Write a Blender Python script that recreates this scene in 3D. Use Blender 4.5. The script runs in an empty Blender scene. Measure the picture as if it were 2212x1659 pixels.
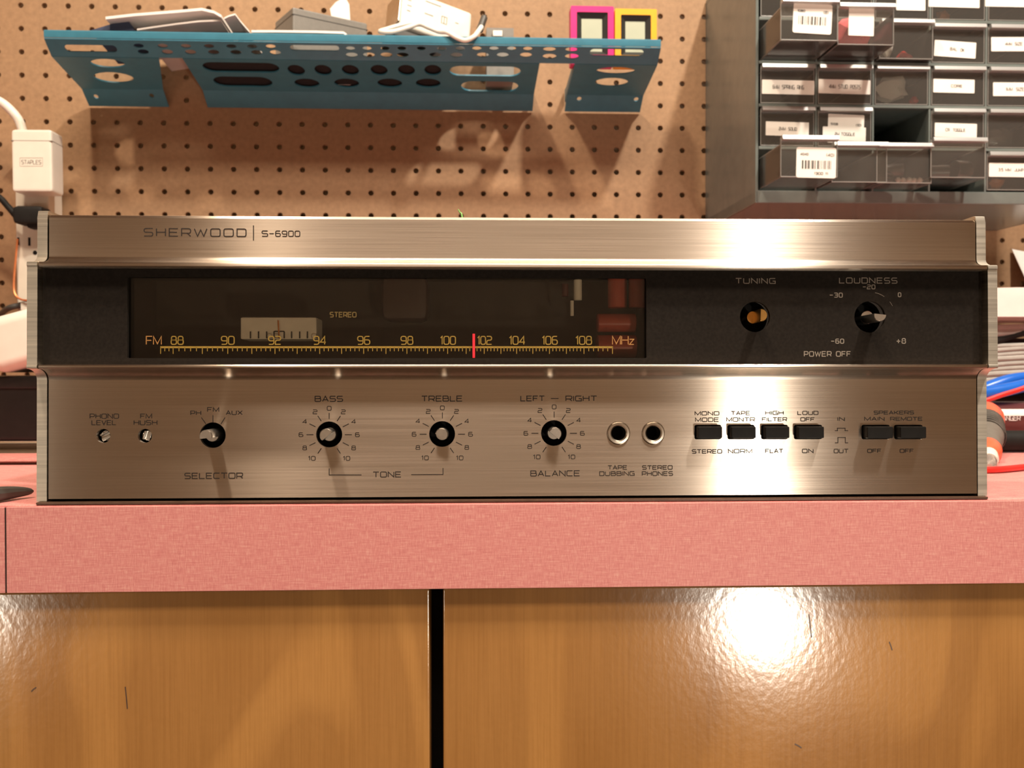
import bpy, bmesh, math, random
from mathutils import Vector, Matrix
from mathutils.geometry import tessellate_polygon

random.seed(7)
C = bpy.context.scene.collection
SC = bpy.context.scene
R = math.radians

# ------------------------------------------------------------------ camera, world, light, exposure
FPX = 2000.0                      # focal length in pixels of the 2212 px wide frame
CT = 0.90                         # height of the counter top
CAM = Vector((0.0, 0.0, CT + 0.0632))


def axes(yaw, pitch, roll):
    y, p, r = R(yaw), R(pitch), R(roll)
    F = Vector((math.sin(y) * math.cos(p), math.cos(y) * math.cos(p), -math.sin(p)))
    r0 = Vector((math.cos(y), -math.sin(y), 0))
    u0 = r0.cross(F)
    return r0 * math.cos(r) - u0 * math.sin(r), u0 * math.cos(r) + r0 * math.sin(r), F


CR, CU, CF = axes(2.21, 0.85, 0.04)
cd = bpy.data.cameras.new('camera')
cam = bpy.data.objects.new('camera', cd)
C.objects.link(cam)
SC.camera = cam
cd.sensor_width = 36.0
cd.lens = 36.0 * FPX / 2212.0
cd.clip_start = 0.02
m3 = Matrix((CR, CU, -CF)).transposed()
cam.matrix_world = Matrix.Translation(CAM) @ m3.to_4x4()
cd.dof.use_dof = True
cd.dof.focus_distance = 0.432
cd.dof.aperture_fstop = 22.0

w = bpy.data.worlds.new('world')
SC.world = w
w.use_nodes = True
w.node_tree.nodes['Background'].inputs[0].default_value = (1.0, 0.80, 0.58, 1)
w.node_tree.nodes['Background'].inputs[1].default_value = 0.012


def lamp(name, loc, target, power, size, spot=70, blend=0.6, col=(1, 0.84, 0.67)):
    l = bpy.data.lights.new(name, 'SPOT')
    l.energy = power
    l.color = col
    l.shadow_soft_size = size
    l.spot_size = R(spot)
    l.spot_blend = blend
    o = bpy.data.objects.new(name, l)
    C.objects.link(o)
    o.location = loc
    o.rotation_euler = (Vector(target) - Vector(loc)).to_track_quat('-Z', 'Y').to_euler()
    return o


lamp('ceiling_spot_light', (0.60, 0.0, 2.45), (0.50, 1.0, 1.15), 120, 0.045, 84, 0.7, (1, 0.90, 0.77))
lamp('ceiling_spot_light.001', (-0.42, 0.10, 2.45), (-0.1, 1.0, 1.15), 66, 0.05, 100, 0.5, (1, 0.80, 0.60))
lamp('room_lamp_light', (0.735, -1.50, 0.314), (0.2, 0.45, 0.85), 34, 0.058, 60, 0.6, (1, 0.90, 0.76))
lamp('room_lamp_light.001', (-1.27, -1.45, 0.35), (-0.25, 0.45, 0.85), 13, 0.05, 50, 0.6, (1, 0.88, 0.72))
al = bpy.data.lights.new('overhead_fill_light', 'AREA')  # soft fill added from overhead, no known fixture
al.energy = 28
al.color = (1, 0.83, 0.66)
al.shape = 'RECTANGLE'
al.size = 1.2
al.size_y = 0.22
ao = bpy.data.objects.new('overhead_fill_light', al)
C.objects.link(ao)
ao.location = (0.1, -0.40, 2.5)
ao.rotation_euler = (R(22), 0, 0)

SC.view_settings.view_transform = 'Standard'
SC.view_settings.look = 'None'
SC.view_settings.exposure = 0.0
SC.view_settings.gamma = 1.0

# ------------------------------------------------------------------ frames and pixel rays
WORLD = Matrix.Identity(4)
Cw = Matrix((CR, CU, CF)).transposed()
Cp = Matrix(axes(3.24782, 1.45463, 0.22647)).transposed()
PEGR = (Cw @ Cp.transposed())
PEG_D = 1.05769
PEG = Matrix.Translation(CAM + PEGR @ Vector((0, PEG_D, 0))) @ PEGR.to_4x4()   # y = 0 is the board's face
D0 = 0.424
LEAN = 1.35
RCV = Matrix.Translation((0, D0, CT)) @ Matrix.Rotation(R(-LEAN), 4, 'X')       # y = 0 is the receiver's lower panel


def ray(px, py):
    return CF + CR * ((px - 1106) / FPX) + CU * ((829.5 - py) / FPX)


def on(fr, px, py, y):
    """local point of frame fr where the line of sight through a pixel meets its plane y"""
    i = fr.inverted()
    o = i @ CAM
    d = i.to_3x3() @ ray(px, py)
    return o + d * ((y - o.y) / d.y)


def onz(fr, px, py, z):
    i = fr.inverted()
    o = i @ CAM
    d = i.to_3x3() @ ray(px, py)
    return o + d * ((z - o.z) / d.z)


def rp(px, py, y=0.0):
    return on(RCV, px, py, y)


def pg(px, py, y=0.0):
    return on(PEG, px, py, y)


def wp(px, py, y):
    return on(WORLD, px, py, y)


# ------------------------------------------------------------------ materials
def new_mat(name):
    m = bpy.data.materials.new(name)
    m.use_nodes = True
    nt = m.node_tree
    b = nt.nodes['Principled BSDF']
    return m, nt, b


def noise(nt, scale, stretch=(1, 1, 1), detail=4.0, rough=0.55, coord='Object', dist=0.0):
    tc = nt.nodes.new('ShaderNodeTexCoord')
    mp = nt.nodes.new('ShaderNodeMapping')
    mp.inputs['Scale'].default_value = stretch
    nt.links.new(tc.outputs[coord], mp.inputs[0])
    n = nt.nodes.new('ShaderNodeTexNoise')
    n.inputs['Scale'].default_value = scale
    n.inputs['Detail'].default_value = detail
    n.inputs['Roughness'].default_value = rough
    n.inputs['Distortion'].default_value = dist
    nt.links.new(mp.outputs[0], n.inputs['Vector'])
    return n


def ramp(nt, src, stops):
    r = nt.nodes.new('ShaderNodeValToRGB')
    e = r.color_ramp.elements
    while len(e) < len(stops):
        e.new(0.5)
    for k, (p, c) in enumerate(stops):
        e[k].position = p
        e[k].color = (*c, 1) if len(c) == 3 else c
    nt.links.new(src, r.inputs[0])
    return r


def mat(name, col, rough=0.5, metal=0.0, amt=0.1, scale=60, stretch=(1, 1, 1), bump=0.0, coat=0.0, spec=0.5, bscale=None):
    m, nt, b = new_mat(name)
    n = noise(nt, scale, stretch)
    lo = tuple(max(0, c * (1 - amt)) for c in col)
    hi = tuple(min(1, c * (1 + amt)) for c in col)
    r = ramp(nt, n.outputs[0], [(0.3, lo), (0.7, hi)])
    nt.links.new(r.outputs[0], b.inputs['Base Color'])
    b.inputs['Roughness'].default_value = rough
    b.inputs['Metallic'].default_value = metal
    b.inputs['Specular IOR Level'].default_value = spec
    b.inputs['Coat Weight'].default_value = coat
    if bump:
        n2 = noise(nt, bscale or scale, stretch)
        bp = nt.nodes.new('ShaderNodeBump')
        bp.inputs['Strength'].default_value = bump
        bp.inputs['Distance'].default_value = 0.001
        nt.links.new(n2.outputs[0], bp.inputs['Height'])
        nt.links.new(bp.outputs[0], b.inputs['Normal'])
    return m


def brushed(name, col, ax=0.0175, az=0.20, streak=(11, 11, 2000), amt=0.10):
    """metal brushed along x: narrow gloss across the strokes' direction ax, wide gloss az up and down"""
    m = bpy.data.materials.new(name)
    m.use_nodes = True
    nt = m.node_tree
    nt.nodes.remove(nt.nodes['Principled BSDF'])
    g = nt.nodes.new('ShaderNodeBsdfAnisotropic')
    n = noise(nt, 1.0, streak, 3.0, 0.6)
    r = ramp(nt, n.outputs[0], [(0.3, tuple(c * (1 - amt) for c in col)), (0.7, tuple(min(1, c * (1 + amt)) for c in col))])
    nt.links.new(r.outputs[0], g.inputs['Color'])
    rough = (ax * az) ** 0.25
    mr = nt.nodes.new('ShaderNodeMapRange')
    mr.inputs['From Min'].default_value = 0.3
    mr.inputs['From Max'].default_value = 0.7
    mr.inputs['To Min'].default_value = rough * 0.94
    mr.inputs['To Max'].default_value = rough * 1.06
    nt.links.new(n.outputs[0], mr.inputs['Value'])
    nt.links.new(mr.outputs[0], g.inputs['Roughness'])
    g.inputs['Anisotropy'].default_value = 1 - math.sqrt(ax / az)
    cx = nt.nodes.new('ShaderNodeCombineXYZ')
    cx.inputs[0].default_value = 1.0
    nt.links.new(cx.outputs[0], g.inputs['Tangent'])
    nt.links.new(g.outputs[0], nt.nodes['Material Output'].inputs[0])
    return m


def clear_plastic(name, tint, gloss=0.12, rough=0.05, body=0.0):
    """see-through plastic or glass sheet: tint is what passes, gloss is added to the reflection, body is milky scatter"""
    m = bpy.data.materials.new(name)
    m.use_nodes = True
    nt = m.node_tree
    nt.nodes.remove(nt.nodes['Principled BSDF'])
    tr = nt.nodes.new('ShaderNodeBsdfTransparent')
    n = noise(nt, 25)
    r = ramp(nt, n.outputs[0], [(0.3, tuple(c * 0.95 for c in tint)), (0.7, tint)])
    nt.links.new(r.outputs[0], tr.inputs[0])
    df = nt.nodes.new('ShaderNodeBsdfDiffuse')
    df.inputs[0].default_value = (0.85, 0.83, 0.78, 1)
    mb_ = nt.nodes.new('ShaderNodeMixShader')
    mb_.inputs[0].default_value = body
    nt.links.new(tr.outputs[0], mb_.inputs[1])
    nt.links.new(df.outputs[0], mb_.inputs[2])
    gl = nt.nodes.new('ShaderNodeBsdfGlossy')
    gl.inputs['Roughness'].default_value = rough
    fr = nt.nodes.new('ShaderNodeFresnel')
    fr.inputs['IOR'].default_value = 1.5
    ad = nt.nodes.new('ShaderNodeMath')
    ad.operation = 'ADD'
    ad.inputs[1].default_value = gloss
    nt.links.new(fr.outputs[0], ad.inputs[0])
    mx = nt.nodes.new('ShaderNodeMixShader')
    nt.links.new(ad.outputs[0], mx.inputs[0])
    nt.links.new(mb_.outputs[0], mx.inputs[1])
    nt.links.new(gl.outputs[0], mx.inputs[2])
    nt.links.new(mx.outputs[0], nt.nodes['Material Output'].inputs[0])
    return m


def wood_mat():
    m, nt, b = new_mat('varnished_plywood')
    n0 = noise(nt, 1.0, (7.0, 7.0, 2.2), 2.0, 0.5, dist=1.2)           # broad rotary-cut figure
    mul = nt.nodes.new('ShaderNodeMath')
    mul.operation = 'MULTIPLY'
    mul.inputs[1].default_value = 26.0
    nt.links.new(n0.outputs[0], mul.inputs[0])
    sn = nt.nodes.new('ShaderNodeMath')
    sn.operation = 'SINE'
    nt.links.new(mul.outputs[0], sn.inputs[0])
    r0 = ramp(nt, sn.outputs[0], [(0.0, (0.445, 0.216, 0.066)), (0.9, (0.54, 0.270, 0.083))])
    n1 = noise(nt, 1.0, (700, 700, 16), 4.0, 0.65)                       # fine vertical pores
    r1 = ramp(nt, n1.outputs[0], [(0.3, (0.87, 0.85, 0.82)), (0.6, (1.0, 1.0, 1.0))])
    n2 = noise(nt, 1.0, (14, 14, 6), 3.0, 0.5)
    r2 = ramp(nt, n2.outputs[0], [(0.3, (0.84, 0.80, 0.74)), (0.65, (1.0, 1.0, 1.0))])
    mx = nt.nodes.new('ShaderNodeMix')
    mx.data_type = 'RGBA'
    mx.blend_type = 'MULTIPLY'
    mx.inputs[0].default_value = 1.0
    nt.links.new(r0.outputs[0], mx.inputs[6])
    nt.links.new(r1.outputs[0], mx.inputs[7])
    mx2 = nt.nodes.new('ShaderNodeMix')
    mx2.data_type = 'RGBA'
    mx2.blend_type = 'MULTIPLY'
    mx2.inputs[0].default_value = 1.0
    nt.links.new(mx.outputs[2], mx2.inputs[6])
    nt.links.new(r2.outputs[0], mx2.inputs[7])
    nt.links.new(mx2.outputs[2], b.inputs['Base Color'])
    b.inputs['Roughness'].default_value = 0.14
    b.inputs['Specular IOR Level'].default_value = 0.7
    n3 = noise(nt, 1.0, (330, 330, 240), 2.0, 0.5)
    bp = nt.nodes.new('ShaderNodeBump')
    bp.inputs['Strength'].default_value = 0.5
    bp.inputs['Distance'].default_value = 0.00009
    nt.links.new(n3.outputs[0], bp.inputs['Height'])
    nt.links.new(bp.outputs[0], b.inputs['Normal'])
    return m


def laminate_mat():
    m, nt, b = new_mat('pink_linen_laminate')
    n1 = noise(nt, 1.0, (130, 700, 2100), 4.0, 0.7)
    n2 = noise(nt, 1.0, (1900, 700, 260), 4.0, 0.7)
    ad = nt.nodes.new('ShaderNodeMath')
    ad.operation = 'ADD'
    nt.links.new(n1.outputs[0], ad.inputs[0])
    nt.links.new(n2.outputs[0], ad.inputs[1])
    hf = nt.nodes.new('ShaderNodeMath')
    hf.operation = 'MULTIPLY'
    hf.inputs[1].default_value = 0.5
    nt.links.new(ad.outputs[0], hf.inputs[0])
    r = ramp(nt, hf.outputs[0], [(0.36, (0.58, 0.185, 0.18)), (0.50, (0.70, 0.265, 0.245)), (0.64, (0.80, 0.41, 0.35))])
    nt.links.new(r.outputs[0], b.inputs['Base Color'])
    b.inputs['Roughness'].default_value = 0.45
    b.inputs['Specular IOR Level'].default_value = 0.35
    return m


M = {}
M['hardboard'] = mat('tempered_hardboard', (0.345, 0.212, 0.118), 0.6, amt=0.12, scale=180, spec=0.3)
M['wood'] = wood_mat()
M['laminate'] = laminate_mat()
M['alu'] = brushed('brushed_aluminium', (0.67, 0.58, 0.49))
M['alu_cap'] = brushed('cut_aluminium', (0.68, 0.63, 0.54), 0.10, 0.35, (3, 3, 700), 0.2)
M['shaft'] = mat('turned_aluminium', (0.70, 0.68, 0.64), 0.28, 1.0, 0.08, 300)
M['brass'] = mat('turned_brass', (0.80, 0.50, 0.17), 0.25, 1.0, 0.08, 300)
M['chrome'] = mat('polished_chrome', (0.75, 0.73, 0.70), 0.08, 1.0, 0.04, 40)
M['nickel'] = mat('nickel_ring', (0.62, 0.55, 0.46), 0.3, 1.0, 0.06, 200)
M['dial_black'] = mat('dial_black_paint', (0.018, 0.0145, 0.0118), 0.6, 0, 0.2, 700, spec=0.06)
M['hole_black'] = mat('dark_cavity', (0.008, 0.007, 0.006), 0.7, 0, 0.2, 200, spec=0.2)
M['switch_black'] = mat('black_switch_plastic', (0.008, 0.007, 0.006), 0.45, 0, 0.2, 300, spec=0.2)
M['glass'] = clear_plastic('smoked_dial_glass', (0.90, 0.86, 0.80), 0.0, 0.03)
M['ink_dark'] = mat('dark_brown_ink', (0.020, 0.012, 0.008), 0.6, 0, 0.1, 500)
M['ink_grey'] = mat('warm_grey_ink', (0.25, 0.21, 0.17), 0.6, 0, 0.1, 500)
M['ink_yellow'] = mat('ochre_scale_ink', (0.29, 0.18, 0.028), 0.5, 0, 0.1, 500)
M['ink_yellow_dim'] = mat('dim_ochre_ink', (0.20, 0.135, 0.04), 0.5, 0, 0.1, 500)
M['ink_orange'] = mat('orange_scale_ink', (0.40, 0.19, 0.055), 0.5, 0, 0.1, 500)
M['ink_black'] = mat('black_print_ink', (0.03, 0.028, 0.026), 0.6, 0, 0.1, 500)
M['ink_pale'] = mat('pale_print_ink', (0.62, 0.58, 0.55), 0.6, 0, 0.1, 500)
M['pointer'] = mat('red_pointer_paint', (0.95, 0.03, 0.05), 0.4, 0, 0.05, 300)
M['meter'] = mat('cream_meter_card', (0.92, 0.86, 0.72), 0.6, 0, 0.05, 200)
M['red_cap'] = mat('red_brown_sleeve', (0.52, 0.10, 0.065), 0.25, 0, 0.1, 120)
M['chassis'] = mat('dark_chassis_steel', (0.055, 0.048, 0.042), 0.5, 0.3, 0.15, 80)
M['cavity'] = mat('dial_cavity_card', (0.032, 0.026, 0.020), 0.7, 0, 0.15, 60)
M['trim_dark'] = mat('dark_brown_trim', (0.10, 0.055, 0.035), 0.35, 0.2, 0.15, 200)
M['blue'] = mat('teal_blue_enamel', (0.042, 0.185, 0.265), 0.36, 0, 0.08, 90, bump=0.05, bscale=400)
M['white_plastic'] = mat('white_plastic', (0.80, 0.76, 0.67), 0.35, 0, 0.04, 50)
M['ivory_plastic'] = mat('ivory_outlet_plastic', (0.74, 0.69, 0.58), 0.4, 0, 0.04, 50)
M['white_cable'] = mat('white_cable_jacket', (0.82, 0.78, 0.70), 0.4, 0, 0.05, 60)
M['paper'] = mat('white_paper', (0.84, 0.80, 0.76), 0.75, 0, 0.05, 40)
M['paper_shade'] = mat('shaded_white_paper', (0.60, 0.54, 0.50), 0.8, 0, 0.08, 40)  # white paper darkened to the tone it has in shade
M['navy'] = mat('navy_folder_card', (0.035, 0.05, 0.10), 0.6, 0, 0.1, 60)
M['label'] = mat('white_label_tape', (0.86, 0.82, 0.76), 0.55, 0, 0.03, 60)
M['grey_box'] = mat('grey_adapter_plastic', (0.19, 0.178, 0.158), 0.45, 0, 0.06, 250)
M['dark_grey'] = mat('dark_grey_plastic', (0.06, 0.056, 0.05), 0.45, 0, 0.1, 120)
M['cab'] = mat('slate_grey_cabinet_plastic', (0.150, 0.172, 0.162), 0.22, 0, 0.08, 60, spec=0.5)
M['clear'] = clear_plastic('clear_drawer_plastic', (0.94, 0.93, 0.90), 0.03, 0.12, 0.05)
M['frosted'] = clear_plastic('moulded_lip_plastic', (0.75, 0.74, 0.70), 0.45, 0.38, 0.20)
M['rim'] = clear_plastic('moulded_edge_plastic', (0.75, 0.74, 0.70), 0.18, 0.3, 0.28)
M['bag'] = clear_plastic('crumpled_clear_bag', (0.80, 0.79, 0.75), 0.15, 0.15, 0.22)
M['pink'] = mat('magenta_plastic', (0.72, 0.022, 0.20), 0.35, 0, 0.05, 60)
M['orange'] = mat('amber_orange_plastic', (0.92, 0.40, 0.018), 0.35, 0, 0.05, 60)
M['timer_dark'] = mat('dark_timer_surround', (0.035, 0.034, 0.032), 0.3, 0, 0.1, 80)
M['lcd'] = mat('grey_green_display', (0.47, 0.50, 0.39), 0.25, 0, 0.04, 40)
M['black_plastic'] = mat('black_plastic', (0.010, 0.009, 0.008), 0.35, 0, 0.2, 100, spec=0.35)
M['black_rubber'] = mat('black_rubber', (0.012, 0.011, 0.010), 0.6, 0, 0.2, 100, spec=0.2)
M['copper'] = mat('copper_wire', (0.72, 0.24, 0.09), 0.35, 0.5, 0.1, 200)
M['red_plastic'] = mat('red_plastic', (0.70, 0.028, 0.022), 0.3, 0, 0.06, 80)
M['orange_red'] = mat('orange_red_grip', (0.88, 0.13, 0.055), 0.35, 0, 0.06, 80)
M['grip_grey'] = mat('grey_rubber_grip', (0.15, 0.135, 0.115), 0.6, 0, 0.1, 120)
M['blue_grip'] = mat('blue_vinyl_grip', (0.012, 0.13, 0.60), 0.3, 0, 0.06, 80)
M['grey_cable'] = mat('grey_cable_jacket', (0.42, 0.40, 0.37), 0.28, 0, 0.08, 80)
M['green'] = mat('pale_green_wire', (0.30, 0.62, 0.18), 0.4, 0, 0.08, 80)
M['pink_foam'] = mat('red_pink_packing', (0.85, 0.17, 0.20), 0.5, 0, 0.12, 60)
M['orange_part'] = mat('orange_fittings', (0.62, 0.20, 0.03), 0.4, 0, 0.1, 80)
M['crystal'] = mat('clear_crystal_bead', (0.93, 0.91, 0.86), 0.2, 0.0, 0.06, 300, spec=1.0)
M['plaster'] = mat('warm_plaster', (0.70, 0.61, 0.50), 0.8, 0, 0.06, 20)
M['ceiling'] = mat('cream_ceiling', (0.34, 0.28, 0.22), 0.85, 0, 0.04, 20)
M['floor'] = mat('dark_floor', (0.07, 0.045, 0.03), 0.9, 0, 0.15, 12, spec=0.1)
M['shade_slab'] = mat('dark_shade_slab', (0.018, 0.018, 0.020), 0.8, 0, 0.15, 200, spec=0.2)  # near-black of the slab added to darken the shelf holes
M['shield'] = mat('brown_shield_can', (0.05, 0.026, 0.02), 0.5, 0, 0.1, 80)
M['bead_black'] = mat('glossy_black_bead', (0.010, 0.010, 0.011), 0.34, 0, 0.2, 100, coat=1.0, spec=1.0)
M['maroon'] = mat('maroon_sleeve', (0.10, 0.030, 0.028), 0.3, 0, 0.1, 80)

# ------------------------------------------------------------------ mesh builder
MX = {}                             # world matrices of the things' roots


class MB:
    """collects shapes in the coordinates of a frame and links them as one mesh object"""

    def __init__(s, fr=WORLD):
        s.fr = fr
        s.v = []
        s.f = []

    def add(s, vs, fs, T=None):
        n = len(s.v)
        s.v += [tuple(T @ Vector(p)) if T is not None else tuple(p) for p in vs]
        s.f += [tuple(n + i for i in f) for f in fs]

    def bm(s, bm, T=None):
        bm.verts.index_update()
        s.add([v.co[:] for v in bm.verts], [[v.index for v in f.verts] for f in bm.faces], T)
        bm.free()

    def box(s, c, d, bev=0.0, T=None, seg=2):
        b = bmesh.new()
        bmesh.ops.create_cube(b, size=1.0)
        for v in b.verts:
            v.co = Vector((v.co.x * d[0], v.co.y * d[1], v.co.z * d[2]))
        if bev:
            bmesh.ops.bevel(b, geom=b.edges[:], offset=bev, segments=seg, profile=0.5, affect='EDGES')
        for v in b.verts:
            v.co += Vector(c)
        s.bm(b, T)
        return s

    def span(s, a, b, bev=0.0, T=None):
        a, b = Vector(a), Vector(b)
        return s.box((a + b) / 2, [abs(b[k] - a[k]) for k in range(3)], bev, T)

    def lathe(s, prof, n=32, T=None, cap=True):
        """prof: (r, y) pairs turned about the local y axis"""
        vs, fs = [], []
        for r, y in prof:
            for k in range(n):
                a = 2 * math.pi * k / n
                vs.append((r * math.cos(a), y, r * math.sin(a)))
        for j in range(len(prof) - 1):
            for k in range(n):
                k2 = (k + 1) % n
                fs.append((j * n + k, j * n + k2, (j + 1) * n + k2, (j + 1) * n + k))
        if cap:
            fs.append(tuple(range(n))[::-1])
            fs.append(tuple((len(prof) - 1) * n + k for k in range(n)))
        s.add(vs, fs, T)
        return s

    def tube(s, pts, r, n=10, smooth=4):
        P = [Vector(p) for p in pts]
        if smooth and len(P) > 2:
            Q = []
            for i in range(len(P) - 1):
                p0 = P[max(i - 1, 0)]
                p1, p2 = P[i], P[i + 1]
                p3 = P[min(i + 2, len(P) - 1)]
                for k in range(smooth):
                    t = k / smooth
                    Q.append(0.5 * ((2 * p1) + (p2 - p0) * t + (2 * p0 - 5 * p1 + 4 * p2 - p3) * t * t + (3 * p1 - p0 - 3 * p2 + p3) * t ** 3))
            Q.append(P[-1])
            P = Q
        rr = r if callable(r) else (lambda t: r)
        vs, fs = [], []
        up = None
        for i, p in enumerate(P):
            t = (P[min(i + 1, len(P) - 1)] - P[max(i - 1, 0)]).normalized()
            if up is None:
                up = t.orthogonal().normalized()
            up = (up - t * up.dot(t)).normalized()
            b = t.cross(up)
            ra = rr(i / (len(P) - 1))
            for k in range(n):
                a = 2 * math.pi * k / n
                vs.append(p + (up * math.cos(a) + b * math.sin(a)) * ra)
        for i in range(len(P) - 1):
            for k in range(n):
                k2 = (k + 1) % n
                fs.append((i * n + k, i * n + k2, (i + 1) * n + k2, (i + 1) * n + k))
        fs.append(tuple(range(n))[::-1])
        fs.append(tuple((len(P) - 1) * n + k for k in range(n)))
        s.add(vs, fs)
        return s

    def prism(s, poly, x0, x1):
        """closed outline of (y, z) pairs pushed along x"""
        n = len(poly)
        s.add([(x0, y, z) for y, z in poly] + [(x1, y, z) for y, z in poly],
              [(k, (k + 1) % n, n + (k + 1) % n, n + k) for k in range(n)])
        t = tessellate_polygon([[Vector((y, z, 0)) for y, z in poly]])
        s.add([(x0, y, z) for y, z in poly], t)
        s.add([(x1, y, z) for y, z in poly], t)
        return s

    def plate(s, outer, holes, y0, y1):
        """flat plate in (x, z) between y0 and y1, holes cut through"""
        loops = [outer] + holes
        flat = [p for l in loops for p in l]
        t = tessellate_polygon([[Vector((p[0], p[1], 0)) for p in l] for l in loops])
        for y in (y0, y1):
            s.add([(p[0], y, p[1]) for p in flat], t)
        for l in loops:
            n = len(l)
            s.add([(p[0], y0, p[1]) for p in l] + [(p[0], y1, p[1]) for p in l],
                  [(k, (k + 1) % n, n + (k + 1) % n, n + k) for k in range(n)])
        return s

    def ribbon(s, pts, wd, y, closed=False, th=0.00003):
        P = [Vector((p[0], p[1])) for p in pts]
        n = len(P)
        vs = []
        for i in range(n):
            a = P[(i - 1) % n] if (closed or i) else None
            b = P[(i + 1) % n] if (closed or i < n - 1) else None
            d1 = (P[i] - a).normalized() if a is not None else None
            d2 = (b - P[i]).normalized() if b is not None else None
            d1 = d1 if d1 is not None else d2
            d2 = d2 if d2 is not None else d1
            n1, n2 = Vector((-d1.y, d1.x)), Vector((-d2.y, d2.x))
            m = n1 + n2
            m = m.normalized() if m.length > 1e-6 else n1
            k = wd / 2 / max(0.45, m.dot(n1))
            vs += [(P[i].x + m.x * k, y, P[i].y + m.y * k), (P[i].x - m.x * k, y, P[i].y - m.y * k)]
        fs = [(2 * i, 2 * i + 1, (2 * i + 3) % (2 * n), (2 * i + 2) % (2 * n)) for i in range(n if closed else n - 1)]
        s.add(vs, fs)
        return s

    def build(s, name, material, parent=None, at=None, smooth=35):
        """at: world matrix of the object when it has no parent"""
        W = MX[parent.name] if parent is not None and parent.name in MX else (at if at is not None else WORLD)
        T = W.inverted() @ s.fr
        me = bpy.data.meshes.new(name)
        me.from_pydata([T @ Vector(p) for p in s.v], [], s.f)
        b = bmesh.new()
        b.from_mesh(me)
        bmesh.ops.remove_doubles(b, verts=b.verts[:], dist=1e-6)
        bmesh.ops.recalc_face_normals(b, faces=b.faces[:])
        b.to_mesh(me)
        b.free()
        me.materials.append(material)
        if smooth:
            me.shade_smooth()
            me.set_sharp_from_angle(angle=R(smooth))
        o = bpy.data.objects.new(name, me)
        C.objects.link(o)
        if smooth:
            wn = o.modifiers.new('weighted_normals', 'WEIGHTED_NORMAL')
            wn.keep_sharp = True
            wn.weight = 80
        if parent is not None:
            o.parent = parent
        else:
            o.matrix_world = W
        MX[o.name] = W
        return o


def tag(o, label, cat, group=None, kind=None):
    o['label'] = label
    o['category'] = cat
    if group:
        o['group'] = group
    if kind:
        o['kind'] = kind
    return o


def thing(name, label, cat, W, group=None):
    o = bpy.data.objects.new(name, None)
    o.empty_display_size = 0.02
    C.objects.link(o)
    o.matrix_world = W
    MX[o.name] = W.copy()
    return tag(o, label, cat, group)


def struct(name, mb, material):
    o = mb.build(name, material)
    o['kind'] = 'structure'
    return o


def loc(v, fr=WORLD):
    """a frame's rotation with its origin moved to local point v"""
    return fr @ Matrix.Translation(Vector(v))


def circ(cx, cz, r, n=28, rz=None, rot=0):
    rz = r if rz is None else rz
    return [(cx + r * math.cos(2 * math.pi * k / n + rot), cz + rz * math.sin(2 * math.pi * k / n + rot)) for k in range(n)]


def rrect(x0, x1, z0, z1, r, n=4):
    out = []
    for cx, cz, a in ((x1 - r, z1 - r, 0), (x0 + r, z1 - r, 90), (x0 + r, z0 + r, 180), (x1 - r, z0 + r, 270)):
        for k in range(n + 1):
            t = R(a + 90 * k / n)
            out.append((cx + r * math.cos(t), cz + r * math.sin(t)))
    return out


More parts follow.
